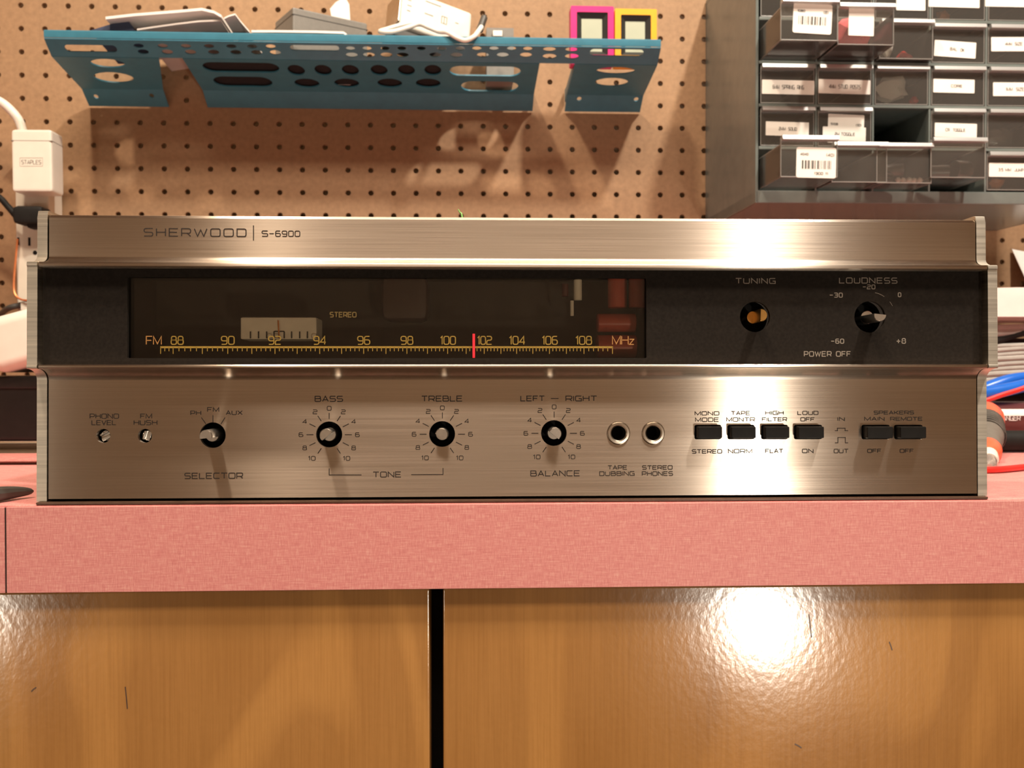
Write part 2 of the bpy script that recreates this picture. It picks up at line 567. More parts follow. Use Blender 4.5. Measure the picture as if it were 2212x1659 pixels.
# ------------------------------------------------------------------ lettering: a wide square stroke alphabet
q = 0.26
G = {
    'A': (1, [[(0, 0), (.5, 1), (1, 0)], [(.19, .32), (.81, .32)]]),
    'B': (1, [[(0, 0), (0, 1), (.93, 1, q), (.93, .53, q), (0, .53)], [(.7, .53), (1, .53, q), (1, 0, q), (0, 0)]]),
    'C': (1, [[(1, 1), (0, 1, q), (0, 0, q), (1, 0)]]),
    'D': (1, [[(0, 0), (0, 1), (1, 1, q), (1, 0, q), (0, 0)]]),
    'E': (.95, [[(1, 1), (0, 1), (0, 0), (1, 0)], [(0, .52), (.9, .52)]]),
    'F': (.9, [[(1, 1), (0, 1), (0, 0)], [(0, .5), (.85, .5)]]),
    'G': (1, [[(1, 1), (0, 1, q), (0, 0, q), (1, 0), (1, .46), (.55, .46)]]),
    'H': (1, [[(0, 0), (0, 1)], [(1, 0), (1, 1)], [(0, .52), (1, .52)]]),
    'I': (.02, [[(.5, 0), (.5, 1)]]),
    'J': (.8, [[(1, 1), (1, 0, q), (0, 0, q), (0, .3)]]),
    'K': (1, [[(0, 0), (0, 1)], [(1, 1), (.3, .52), (1, 0)], [(0, .52), (.3, .52)]]),
    'L': (.88, [[(0, 1), (0, 0), (1, 0)]]),
    'M': (1.2, [[(0, 0), (0, 1), (.5, .08), (1, 1), (1, 0)]]),
    'N': (1, [[(0, 0), (0, 1), (1, 0), (1, 1)]]),
    'O': (1.05, [[(0, .5), (0, 1, q), (1, 1, q), (1, 0, q), (0, 0, q), (0, .5)]]),
    'P': (.95, [[(0, 0), (0, 1), (1, 1, q), (1, .4, q), (0, .4)]]),
    'R': (1, [[(0, 0), (0, 1), (1, 1, q), (1, .4, q), (0, .4)], [(.62, .4), (1, 0)]]),
    'S': (.95, [[(1, 1), (0, 1, q), (0, .5, q), (1, .5, q), (1, 0, q), (0, 0)]]),
    'T': (1, [[(0, 1), (1, 1)], [(.5, 1), (.5, 0)]]),
    'U': (1, [[(0, 1), (0, 0, q), (1, 0, q), (1, 1)]]),
    'V': (1, [[(0, 1), (.5, 0), (1, 1)]]),
    'W': (1.4, [[(0, 1), (.25, 0), (.5, .85), (.75, 0), (1, 1)]]),
    'X': (1, [[(0, 0), (1, 1)], [(0, 1), (1, 0)]]),
    'Y': (1, [[(0, 1), (.5, .45), (1, 1)], [(.5, .45), (.5, 0)]]),
    'Z': (1, [[(0, 1), (1, 1), (0, 0), (1, 0)]]),
    'z': (.65, [[(0, .62), (1, .62), (0, 0), (1, 0)]]),
    '0': (.8, [[(0, .5), (0, 1, q), (1, 1, q), (1, 0, q), (0, 0, q), (0, .5)]]),
    '1': (.32, [[(0, .8), (.8, 1), (.8, 0)]]),
    '2': (.8, [[(0, 1), (1, 1, q), (1, .52, q), (0, .52, q), (0, 0), (1, 0)]]),
    '3': (.8, [[(0, 1), (1, 1, q), (1, 0, q), (0, 0)], [(.25, .52), (1, .52)]]),
    '4': (.85, [[(.78, 0), (.78, 1), (0, .28), (1, .28)]]),
    '5': (.8, [[(1, 1), (0, 1), (0, .56), (1, .56, q), (1, 0, q), (0, 0)]]),
    '6': (.8, [[(.95, 1), (0, 1, q), (0, 0, q), (1, 0, q), (1, .56, q), (0, .56)]]),
    '8': (.8, [[(.5, .54), (.06, .54, .22), (.06, 1, .22), (.94, 1, .22), (.94, .54, .22), (.5, .54)], [(.5, .54), (0, .54, .24), (0, 0, .24), (1, 0, .24), (1, .54, .24), (.5, .54)]]),
    '9': (.8, [[(.05, 0), (1, 0, q), (1, 1, q), (0, 1, q), (0, .44, q), (1, .44)]]),
    '-': (.75, [[(0, .5), (1, .5)]]),
    '+': (.8, [[(0, .45), (1, .45)], [(.5, .85), (.5, .05)]]),
    '.': (.05, [[(0, 0), (0, .14)]]),
    '(': (.25, [[(1, 1.05), (0, .8, .2), (0, .2, .2), (1, -.05)]]),
    ')': (.25, [[(0, 1.05), (1, .8, .2), (1, .2, .2), (0, -.05)]]),
    ' ': (.55, []),
}


def rounded(pts, sx, sz):
    out = []
    for i, p in enumerate(pts):
        c = Vector((p[0] * sx, p[1] * sz))
        if len(p) == 2 or i in (0, len(pts) - 1):
            out.append(c)
            continue
        a = Vector((pts[i - 1][0] * sx, pts[i - 1][1] * sz)) - c
        b = Vector((pts[i + 1][0] * sx, pts[i + 1][1] * sz)) - c
        r = min(p[2] * sz, a.length * 0.49, b.length * 0.49)
        p0, p2 = c + a.normalized() * r, c + b.normalized() * r
        for k in range(5):
            t = k / 4
            out.append(p0 * (1 - t) ** 2 + c * (2 * t * (1 - t)) + p2 * t * t)
    return out


def write(mb, s, x0, x1, z0, z1, y, lw, gap=0.38):
    """letters filling the rectangle x0..x1, z0..z1 on the plane y"""
    z0, z1 = min(z0, z1) + lw / 2, max(z0, z1) - lw / 2
    x0, x1 = x0 + lw / 2, x1 - lw / 2
    tot = sum(G[c][0] for c in s) + gap * (len(s) - 1)
    u = (x1 - x0) / tot
    x = x0
    for c in s:
        wd, st = G[c]
        for pts in st:
            P = rounded(pts, wd * u, z1 - z0)
            mb.ribbon([(x + p.x, z0 + p.y) for p in P], lw, y)
        x += (wd + gap) * u
    return mb


def px_write(mb, fr, s, x0, x1, y0, y1, y, lw, gap=0.38):
    """the same, the rectangle given in photo pixels on plane y of a frame"""
    a = on(fr, x0, y1, y)
    b = on(fr, x1, y0, y)
    c = on(fr, (x0 + x1) / 2, y0, y)
    d = on(fr, (x0 + x1) / 2, y1, y)
    return write(mb, s, a.x, b.x, d.z, c.z, y, lw, gap)


# ================================================================== the room
b = MB(PEG)
struct('wall_back', MB(WORLD).span((-2.2, 1.16, 0), (2.2, 1.26, 2.6)), M['plaster'])
struct('wall_left', MB().span((-2.3, -1.66, 0), (-2.2, 1.26, 2.6)), M['plaster'])
struct('wall_right', MB().span((2.2, -1.66, 0), (2.3, 1.26, 2.6)), M['plaster'])
struct('wall_front', MB().span((-2.3, -1.76, 0), (2.3, -1.66, 2.6)), M['plaster'])
struct('floor', MB().span((-2.3, -1.76, -0.1), (2.3, 1.26, 0)), M['floor'])
struct('ceiling', MB().span((-2.3, -1.76, 2.6), (2.3, 1.26, 2.7)), M['ceiling'])

# pegboard: every cell of the 25.4 mm grid carries a drilled hole
PITCH = 0.0254
HX0, HZ0 = -0.47963, 0.39281            # hole in the top row, second visible column
b = MB(PEG)
i0, i1, j0, j1 = -9, 52, -9, 33
NH = 12
rh = 0.0031
xs = [HX0 + (i - 0.5) * PITCH for i in range(i0, i1 + 2)]
zs = [HZ0 - (j - 0.5) * PITCH for j in range(j0, j1 + 2)]
for i in range(i0, i1 + 1):
    for j in range(j0, j1 + 1):
        cx, cz = HX0 + i * PITCH, HZ0 - j * PITCH
        h = PITCH / 2
        ring = [(cx + rh * math.cos(2 * math.pi * k / NH), cz + rh * math.sin(2 * math.pi * k / NH)) for k in range(NH)]
        sq = []
        for k in range(NH):
            a = 2 * math.pi * k / NH
            ca, sa = math.cos(a), math.sin(a)
            f = h / max(abs(ca), abs(sa))
            sq.append((cx + ca * f, cz + sa * f))
        n = NH
        b.add([(p[0], 0, p[1]) for p in ring + sq], [(k, (k + 1) % n, n + (k + 1) % n, n + k) for k in range(n)])
        b.add([(p[0], 0, p[1]) for p in ring] + [(p[0], 0.005, p[1]) for p in ring], [(k, (k + 1) % n, n + (k + 1) % n, n + k) for k in range(n)])
        cor = [(cx + sx * h, cz + sz * h) for sx, sz in ((1, 1), (-1, 1), (-1, -1), (1, -1))]
        for c4, (ka, kb) in zip(cor, ((1, 2), (4, 5), (7, 8), (10, 11))):
            b.add([(sq[ka][0], 0, sq[ka][1]), (c4[0], 0, c4[1]), (sq[kb][0], 0, sq[kb][1])], [(0, 1, 2)])
bx0, bx1 = HX0 + (i0 - .5) * PITCH, HX0 + (i1 + .5) * PITCH
bz0, bz1 = HZ0 - (j1 + .5) * PITCH, HZ0 - (j0 - .5) * PITCH
for p, r_ in (((bx0, bz0), (bx1, bz0)), ((bx0, bz1), (bx1, bz1)), ((bx0, bz0), (bx0, bz1)), ((bx1, bz0), (bx1, bz1))):
    b.add([(p[0], 0, p[1]), (r_[0], 0, r_[1]), (r_[0], 0.005, r_[1]), (p[0], 0.005, p[1])], [(0, 1, 2, 3)])
o = b.build('pegboard', M['hardboard'], None, loc((0, 0, bz0), PEG))
tag(o, 'brown perforated hardboard covering the wall behind the bench', 'pegboard')

# ================================================================== counter and base cabinet
EY = D0 - 0.0035                                   # front face of the counter's edge
ez1 = wp(1106, 1086, EY).z
ez0 = wp(1106, 1271, EY).z
CTZ = ez1                                          # real counter height seen from here
ct = thing('workbench_counter', 'long pink laminate workbench top under the silver receiver', 'countertop', loc((0, EY, ez0)))
b = MB()
b.span((-1.6, EY + 0.0015, ez0 + 0.002), (1.6, 1.03, CTZ - 0.0), 0.0008)
b.build('slab', M['laminate'], ct)
sx = wp(11.5, 1190, EY).x
b = MB()
b.span((sx + 0.0004, EY, ez0), (1.6, EY + 0.0014, CTZ - 0.0006), 0.0003)
b.build('edge_strip', M['laminate'], ct)
b = MB()
b.span((-1.6, EY, ez0), (sx - 0.0004, EY + 0.0014, CTZ - 0.0006), 0.0003)
b.build('edge_strip', M['laminate'], ct)
b = MB()
b.span((sx - 0.0005, EY + 0.0006, ez0 + 0.0004), (sx + 0.0005, EY + 0.0016, CTZ - 0.001))
b.build('edge_seam', M['ink_dark'], ct)

DY = EY + 0.0046                                   # face of the cupboard doors
cb = thing('base_cabinet', 'varnished plywood base cabinet below the pink workbench top', 'cabinet', loc((0, DY, 0)))
b = MB()
b.span((-1.55, DY + 0.021, 0.08), (1.55, 1.02, ez0 - 0.0005))
b.span((-1.5, DY + 0.06, 0.0), (1.5, 1.0, 0.08))
b.build('carcass', M['hole_black'], cb)
gx0, gx1 = wp(928.5, 1460, DY).x, wp(957, 1460, DY).x
for x0, x1 in ((gx0 - 0.46, gx0), (gx1, gx1 + 0.46)):
    d = MB().span((x0, DY, 0.10), (x1, DY + 0.019, ez0 - 0.0006), 0.0012).build('door', M['wood'], cb)
for x0, x1 in ((-1.55, gx0 - 0.466), (gx1 + 0.466, 1.55)):
    d = MB().span((x0, DY, 0.10), (x1, DY + 0.019, ez0 - 0.0006), 0.0012).build('side_panel', M['wood'], cb)
# dents and dark flecks in the veneer
for px, py, l, a in ((73, 1489, 7, 40), (273, 1507, 24, 95), (1724, 1611, 9, -30), (1750, 1352, 26, 97), (1924, 1395, 10, 110)):
    p = wp(px, py, DY)
    l = l * 0.00021
    da = R(a)
    b = MB()
    b.ribbon([(p.x - l * math.cos(da), p.z - l * math.sin(da)), (p.x, p.z + l * 0.1), (p.x + l * math.cos(da), p.z + l * math.sin(da))], 0.0005, DY - 0.0001)
    b.build('veneer_flaw', M['trim_dark'], cb)

# ================================================================== the receiver
RB = on(RCV, 1106, 1072, 0).z                       # bottom edge of the lower panel
rc = thing('stereo_receiver', 'silver faced stereo receiver with black tuning dial standing on the pink workbench', 'receiver', loc((0, 0.0, CTZ), WORLD @ Matrix.Translation((0, D0, 0))))
BW = -0.009                                         # how far the bezel stands forward
xl0, xl1 = rp(80, 950).x, rp(103, 950).x
xr0, xr1 = rp(2110.5, 950).x, rp(2131, 950).x
zt = rp(1106, 468).z
zc1 = rp(1106, 557).z
zb1 = rp(1106, 569, BW).z
zb2 = rp(1106, 580, BW).z
zb3 = rp(1106, 787.5, BW).z
zb4 = rp(1106, 796, BW).z
zc2 = rp(1106, 820).z
zp = RB
N = 7


def front_outline(grow=0.0):
    """(y, z) outline of panel, cove, lip from the top down to the lip's inner edge, then the lower half"""
    up = [(0.0025, zt + grow), (0.0009, zt - 0.0004 + grow), (0, zt - 0.0016)]
    for k in range(N + 1):
        t = R(90 * k / N)
        up.append((BW * (1 - math.cos(t)), zc1 - (zc1 - zb1) * math.sin(t)))
    lip1 = [(BW - 0.0006, zb1 - 0.0002), (BW - 0.0009, zb1 - 0.0009), (BW - 0.0009, zb2 + 0.0005), (BW - 0.0005, zb2)]
    lip2 = [(BW - 0.0005, zb3), (BW - 0.0009, zb3 - 0.0005), (BW - 0.0009, zb4 + 0.0006), (BW - 0.0005, zb4 + 0.0001)]
    dn = []
    for k in range(N + 1):
        t = R(90 * (N - k) / N)
        dn.append((BW * (1 - math.cos(t)), zc2 + (zb4 - zc2) * math.sin(t)))
    return up, lip1, lip2, dn


up, lip1, lip2, dn = front_outline()
b = MB(RCV).prism([(0.03, zt)] + up + lip1 + [(-0.003, zb2), (0.03, zb2)], xl1 + 0.0004, xr0 - 0.0002)
upanel = b.build('upper_panel', M['alu'], rc, smooth=30)

# lower panel: lip and cove, then a drilled plate
b = MB(RCV).prism([(-0.003, zb3)] + lip2 + dn + [(0.0025, zc2)] + [(0.0025, zb3)], xl1 + 0.0004, xr0 - 0.0002)
holes, wells = [], []


def hole(px, py, rpx):
    p = rp(px, py)
    r = rpx * 0.000212
    holes.append(circ(p.x, p.z, r)[::-1])
    wells.append((p.x, p.z, r))
    return p.x, p.z, r


h_phono = hole(223, 941.5, 15)
h_hush = hole(313, 941.5, 15)
h_sel = hole(459.5, 940, 27.5)
h_bass = hole(711, 938.5, 28)
h_treb = hole(955, 937.5, 28)
h_bal = hole(1196.5, 935.5, 28)
h_tape = hole(1336, 935.5, 25.5)
h_phones = hole(1411, 935.5, 25.5)
BUT = [(1500, 1559), (1571.5, 1631), (1644, 1703), (1715, 1777), (1861, 1923), (1931.5, 1994)]
brect = []
for x0, x1 in BUT:
    a, c = rp(x0, 949), rp(x1 - 1, 917.5)
    brect.append((a.x, c.x, a.z, c.z))
    holes.append(rrect(a.x, c.x, a.z, c.z, 0.0008, 2)[::-1])
outer = [(xl1 + 0.0004, zp), (xr0 - 0.0002, zp), (xr0 - 0.0002, zc2), (xl1 + 0.0004, zc2)]
b.plate(outer, holes, 0.0, 0.0025)
lpanel = b.build('lower_panel', M['alu'], rc, smooth=30)

# end caps: the same outline, flush with the panels
full = [(0.022, zt + 0.0018)] + [(p[0] - 0.0003, p[1]) for p in front_outline(0.0018)[0]]
full = full + [(p[0] - 0.0003, p[1]) for p in lip1 + lip2 + dn] + [(-0.0003, zp - 0.0012), (0.03, zp - 0.0012), (0.03, zc1)]
for x0, x1 in ((xl0, xl1 - 0.0002), (xr0 + 0.0001, xr1)):
    MB(RCV).prism(full, x0, x1).build('end_cap', M['alu_cap'], rc, smooth=30)

# black dial plate with window and two control wells
PY = -0.0045
wx0, wx1 = rp(275, 690, PY).x, rp(1396.5, 690, PY).x
wz1, wz0 = rp(836, 599.5, PY).z, rp(836, 773.5, PY).z
t1, t2 = rp(1631, 684.5, PY), rp(1879, 684.5, PY)
b = MB(RCV)
rt = 0.0070
b.plate([(xl1 - 0.0002, zb3 - 0.0003), (xr0 + 0.0002, zb3 - 0.0003), (xr0 + 0.0002, zb2 + 0.0003), (xl1 - 0.0002, zb2 + 0.0003)],
        [rrect(wx0, wx1, wz0, wz1, 0.0003, 1)[::-1], circ(t1.x, t1.z, rt)[::-1], circ(t2.x, t2.z, rt * 1.04)[::-1]], PY, PY + 0.002)
dplate = b.build('dial_plate', M['dial_black'], rc, smooth=30)
b = MB(RCV).span((wx0 - 0.003, PY + 0.0022, wz0 - 0.003), (wx1 + 0.003, PY + 0.0042, wz1 + 0.003))
glass = b.build('dial_glass', M['glass'], rc, smooth=0)
# cavity behind the glass
b = MB(RCV)
GY = PY + 0.0044
CY = 0.045
for a, c in (((wx0 - 0.004, CY, wz0 - 0.004), (wx1 + 0.004, CY + 0.001, wz1 + 0.004)),
             ((wx0 - 0.006, GY, wz0 - 0.005), (wx1 + 0.006, CY, wz0 - 0.004)),
             ((wx0 - 0.006, GY, wz1 + 0.004), (wx1 + 0.006, CY, wz1 + 0.005)),
             ((wx0 - 0.006, GY, wz0 - 0.004), (wx0 - 0.004, CY, wz1 + 0.004)),
             ((wx1 + 0.004, GY, wz0 - 0.004), (wx1 + 0.006, CY, wz1 + 0.004))):
    b.span(a, c)
b.build('dial_cavity', M['cavity'], rc, smooth=0)

IY = 0.0055
ms = []
a, c = rp(519, 733, IY - 0.004), rp(684, 685, IY - 0.004)
b = MB(RCV)
b.span((a.x, IY - 0.004, a.z), (c.x, IY + 0.012, c.z), 0.0008)
meter = b.build('signal_meter', M['meter'], rc)
b = MB(RCV)
for px in (541, 558.5, 576, 592, 614, 630, 647.5, 664):
    p0, p1 = rp(px, 731, IY - 0.0045), rp(px, 716, IY - 0.0045)
    b.ribbon([(p0.x, p0.z), (p1.x, p1.z)], 0.0006, IY - 0.0045)
p0, p1 = rp(592, 716, IY - 0.0045), rp(614, 716, IY - 0.0045)
b.ribbon([(p0.x, p0.z), (p1.x, p1.z)], 0.0005, IY - 0.0045)
b.build('meter_scale', M['ink_black'], meter)
b = MB(RCV)
p0, p1 = rp(603, 731, IY - 0.0048), rp(601, 692, IY - 0.0048)
b.ribbon([(p0.x, p0.z), (p1.x, p1.z)], 0.0006, IY - 0.0048)
b.build('meter_needle', M['orange_part'], meter)
# tuning pointer
p0, p1 = rp(1023.5, 773, PY + 0.0015), rp(1023.5, 721, PY + 0.0015)
MB(RCV).span((p0.x - 0.00055, PY + 0.0012, p0.z), (p0.x + 0.00055, PY + 0.0019, p1.z)).build('tuning_pointer', M['pointer'], rc)


def cap_tube(px0, px1, py0, py1, y, axis, material, name='capacitor'):
    a, c = rp(px0, py1, y), rp(px1, py0, y)
    cx, cz = (a.x + c.x) / 2, (a.z + c.z) / 2
    if axis == 'z':
        r, h = (c.x - a.x) / 2, (c.z - a.z) / 2
        T = Matrix.Translation((cx, y + r, cz)) @ Matrix.Rotation(R(90), 4, 'X')
    else:
        r, h = (c.z - a.z) / 2, (c.x - a.x) / 2
        T = Matrix.Translation((cx, y + r, cz)) @ Matrix.Rotation(R(90), 4, 'Z')
    b = MB(RCV).lathe([(r * .85, -h), (r, -h * .95), (r, h * .95), (r * .85, h)], 20, T)
    return b.build(name, material, rc)


cap_tube(1316, 1357, 595, 664, 0.014, 'z', M['red_cap'])
cap_tube(1361, 1397, 595, 664, 0.016, 'z', M['red_cap'])
cap_tube(1292, 1376, 676, 716, 0.010, 'x', M['red_cap'])
cap_tube(1292, 1378, 722, 772, 0.008, 'x', M['red_cap'])
cap_tube(1240, 1258, 603, 648, 0.020, 'z', M['meter'], 'terminal')
cap_tube(1232, 1240, 649, 682, 0.018, 'z', M['meter'], 'terminal')
cap_tube(1214, 1229, 612, 640, 0.024, 'z', M['maroon'], 'terminal')
a, c = rp(822, 692, 0.02), rp(925, 596, 0.02)
MB(RCV).span((a.x, 0.02, a.z), (c.x, 0.04, c.z), 0.004).build('tuner_shield', M['shield'], rc)

# lettering on the dial
LG = PY + 0.0021
LW = 0.00042
b = MB(RCV)
for s_, x0, x1 in (('88', 368.5, 397), ('90', 477, 507), ('92', 579, 607.5), ('94', 676.5, 705), ('96', 771.5, 800), ('98', 865, 893), ('100', 950.5, 985),
                   ('102', 1030.5, 1063), ('104', 1099.5, 1135), ('106', 1170.5, 1205), ('108', 1243, 1279)):
    px_write(b, RCV, s_, x0, x1, 725.5, 745, LG, LW * 1.15, 0.22)
MHZ = [374, 437, 492, 544, 594, 642, 690.6, 738, 785.6, 833.7, 879, 923.5, 967, 1007, 1046, 1082, 1116, 1151, 1187, 1223.5, 1261.5]
p0, p1 = rp(346, 750, LG), rp(1324, 750, LG)
b.ribbon([(p0.x, p0.z), (p1.x, p1.z)], 0.0009, LG)
tk = [(x, 13) for x in MHZ] + [(347, 13), (1323, 13)]
for k in range(len(MHZ) - 1):
    tk += [(MHZ[k] + (MHZ[k + 1] - MHZ[k]) * t / 5, 7) for t in (1, 2, 3, 4)]
tk += [(347 + 27 * t / 3, 7) for t in (1, 2)] + [(1261.5 + 61.5 * t / 6, 7) for t in (1, 2, 3, 4, 5)]
for x, l in tk:
    p0, p1 = rp(x, 750, LG), rp(x, 752 + l * 0.95, LG)
    b.ribbon([(p0.x, p0.z), (p1.x, p1.z)], 0.00036, LG)
b.build('frequency_scale', M['ink_yellow'], glass)
b = MB(RCV)
px_write(b, RCV, 'FM', 315, 349.5, 725.5, 745, LG, LW, 0.2)
b.build('lettering', M['ink_orange'], glass)
b = MB(RCV)
px_write(b, RCV, 'MHz', 1322, 1370, 725, 745, LG, LW, 0.2)
b.build('lettering', M['ink_orange'], glass)
b = MB(RCV)
px_write(b, RCV, 'STEREO', 712, 770.5, 673.5, 686, LG, LW * 1.2)
b.build('lettering', M['ink_yellow_dim'], glass)
LP_ = PY - 0.00006
for items in ((('TUNING', 1588.5, 1675.5, 600.5, 613),), (('LOUDNESS', 1812.5, 1938.5, 599.5, 612.5), ('-20', 1863, 1891, 614.5, 625), ('-30', 1791.5, 1820.5, 632, 643),
              ('0', 1939.5, 1947, 631.5, 642), ('-60', 1794.5, 1823.5, 731.5, 742.5), ('+8', 1936, 1957, 730.5, 742.5), ('POWER OFF', 1736.5, 1838, 758.5, 770.5))):
    b = MB(RCV)
    for s_, x0, x1, y0, y1 in items:
        px_write(b, RCV, s_, x0, x1, y0, y1, LP_, LW * 0.95)
    b.build('lettering', M['ink_grey'], dplate)
# worn arc around the loudness control
b = MB(RCV)
arc = []
for k in range(12):
    a_ = R(78 - 62 * k / 11)
    p = rp(1879 + 55 * math.cos(a_), 686 - 55 * math.sin(a_), LP_)
    arc.append((p.x, p.z))
b.ribbon(arc[:5], 0.00018, LP_)
b.ribbon(arc[7:10], 0.00015, LP_)
b.build('worn_arc', M['ink_grey'], dplate)

# lettering on the upper panel
b = MB(RCV)
px_write(b, RCV, 'SHERWOOD', 310, 532.5, 493, 511.5, -0.00006, 0.00048, 0.42)
p0, p1 = rp(547.5, 519.5), rp(547.5, 487)
b.ribbon([(p0.x, p0.z), (p1.x, p1.z)], 0.0004, -0.00006)
b.build('lettering', M['ink_dark'], upanel)
b = MB(RCV)
px_write(b, RCV, 'S-6900', 565, 648.5, 498, 511.5, -0.00006, 0.00042, 0.3)
b.build('lettering', M['ink_dark'], upanel)

# lettering on the lower panel, one legend for each control
LL = -0.00006


def legend(items, lines=(), lw=0.00036):
    b = MB(RCV)
    for it in items:
        px_write(b, RCV, it[0], it[1], it[2], it[3], it[4], LL, it[5] if len(it) > 5 else lw, 0.3)
    for ln in lines:
        P = [rp(x, y) for x, y in ln]
        b.ribbon([(p.x, p.z) for p in P], lw, LL)
    return b.build('legend', M['ink_dark'], lpanel)


def dial_marks(cx, cy, items, zero_y):
    ln = []
    for k in range(11):
        a_ = R(30 * (k - 5))
        ln.append([(cx + 34 * math.sin(a_), cy - 34 * math.cos(a_) + 1), (cx + 49 * math.sin(a_), cy - 47 * math.cos(a_) + 1)])
    return ln


def ring_numbers(cx, cy):
    out = []
    for k, s_ in ((-5, '10'), (-4, '8'), (-3, '6'), (-2, '4'), (-1, '2'), (0, '0'), (1, '2'), (2, '4'), (3, '6'), (4, '8'), (5, '10')):
        a_ = R(30 * k)
        x, y = cx + 61 * math.sin(a_), cy - 57 * math.cos(a_) + 1
        if abs(k) == 5:
            x, y = cx + 37.5 * (1 if k > 0 else -1), cy + 52
        hw = 8 if len(s_) == 2 else 5
        out.append((s_, x - hw, x + hw, y - 5, y + 5, 0.00032))
    return out


legend([('PHONO', 193.5, 257, 893.5, 904.5), ('LEVEL', 197.5, 251, 907.5, 918.5)])
legend([('FM', 302.5, 328.5, 893.5, 904.5), ('HUSH', 288.5, 340, 907.5, 918.5)])
legend([('PH', 411, 434.5, 887, 897), ('FM', 447.5, 473.5, 879.5, 890), ('AUX', 487.5, 524, 886.5, 896.5)],
       [[(435, 902), (444.5, 915.5)], [(460, 897), (460, 913)], [(486, 902), (477, 916.5)]])
legend([('SELECTOR', 398, 525, 1021, 1034.5, 0.00042)])
legend([('BASS', 679.5, 741, 855, 868, 0.00042)] + ring_numbers(711, 938), dial_marks(711, 938, None, 0))
legend([('TREBLE', 910, 999, 854.5, 867.5, 0.00042)] + ring_numbers(955.5, 937), dial_marks(955.5, 937, None, 0))
legend([('TONE', 805, 867, 1018.5, 1031.5, 0.00042)], [[(711, 1012), (711, 1026), (781, 1026)], [(888, 1025.3), (957, 1025), (957, 1011)]])
legend([('LEFT', 1124, 1177, 854.5, 867, 0.00042), ('RIGHT', 1221.5, 1290, 854.5, 867, 0.00042), ('BALANCE', 1145.5, 1253, 1016, 1029, 0.00042)] + ring_numbers(1197, 935),
       dial_marks(1197, 935, None, 0) + [[(1190, 861), (1206.5, 861)]])
legend([('TAPE', 1312.5, 1355, 1005, 1014.5), ('DUBBING', 1294.5, 1371, 1018, 1028)])
legend([('STEREO', 1387, 1453, 1005, 1014.5), ('PHONES', 1386.5, 1454, 1018, 1028)])
legend([('MONO', 1500.5, 1554, 888.5, 897.5), ('MODE', 1501.5, 1553, 902, 911.5), ('STEREO', 1494.5, 1560, 970.5, 980)])
legend([('TAPE', 1579, 1620.5, 888, 897), ('MONTR', 1569, 1631, 901.5, 911), ('NORM', 1572.5, 1625, 970, 979.5)])
legend([('HIGH', 1653, 1693, 887.5, 896.5), ('FILTER', 1646, 1700.5, 901.5, 910.5), ('FLAT', 1653, 1692, 969.5, 979)])
legend([('LOUD', 1722.5, 1768, 887.5, 896.5), ('OFF', 1729, 1760, 901.5, 910.5), ('ON', 1732.5, 1757.5, 969.5, 979)])
legend([('IN', 1809, 1825, 901, 909.5), ('OUT', 1801, 1833, 969.5, 979)],
       [[(1803.5, 930.5), (1809, 930.5), (1809, 925), (1825.5, 925), (1825.5, 930.5), (1832, 930.5)], [(1803.5, 956.5), (1810, 956.5), (1810, 945), (1826, 945), (1826, 956.5), (1832, 956.5)]])
legend([('SPEAKERS', 1887.5, 1974.5, 887, 895.5), ('MAIN', 1867, 1911, 900.5, 909), ('OFF', 1873.5, 1904, 969.5, 978.5)])
legend([('REMOTE', 1923, 1993, 900.5, 909), ('OFF', 1943.5, 1974, 969.5, 978.5)])


# controls
def well(h, depth, name='control_well', material=None, y=0.0):
    x, z, r = h
    T = Matrix.Translation((x, y, z))
    b = MB(RCV).lathe([(r * 1.12, 0.0026), (r * 1.12, depth + 0.001), (r * 1.0, depth + 0.001), (r * 1.0, depth), (0.0002, depth)], 28, T, cap=False)
    return b.build(name, material or M['hole_black'], rc)


def d_shaft(name, x, z, r, y0, yshoulder, ytip, ang, material, off=0.1):
    """round shaft whose outer end is cut to a half-round; ang is the direction the flat faces (degrees, in the panel plane)"""
    T = Matrix.Translation((x, 0, z)) @ Matrix.Rotation(R(-ang + 90), 4, 'Y')
    b = MB(RCV).lathe([(r * 0.6, y0), (r, y0), (r, yshoulder + 0.0003), (r * 0.93, yshoulder)], 28, T)
    n = 20
    lim = off
    pts = []
    a0 = math.asin(lim)
    for k in range(n + 1):
        a_ = math.pi - a0 + (math.pi + 2 * a0) * k / n
        pts.append((r * math.cos(a_), r * math.sin(a_)))
    ring0 = [(p[0] * .97, yshoulder + 0.0005, p[1] * .97) for p in pts]
    ring1 = [(p[0] * .97, ytip + 0.0005, p[1] * .97) for p in pts]
    ring2 = [(p[0] * .86, ytip, p[1] * .86 - 0.0 if p[1] < 0 else p[1]) for p in pts]
    m = len(pts)
    fs = [(k, (k + 1) % m, m + (k + 1) % m, m + k) for k in range(m)] + [(m + k, m + (k + 1) % m, 2 * m + (k + 1) % m, 2 * m + k) for k in range(m)]
    fs += [tuple(range(2 * m, 3 * m)), tuple(range(m))[::-1]]
    b.add(ring0 + ring1 + ring2, fs, T)
    return b.build(name, material, rc)


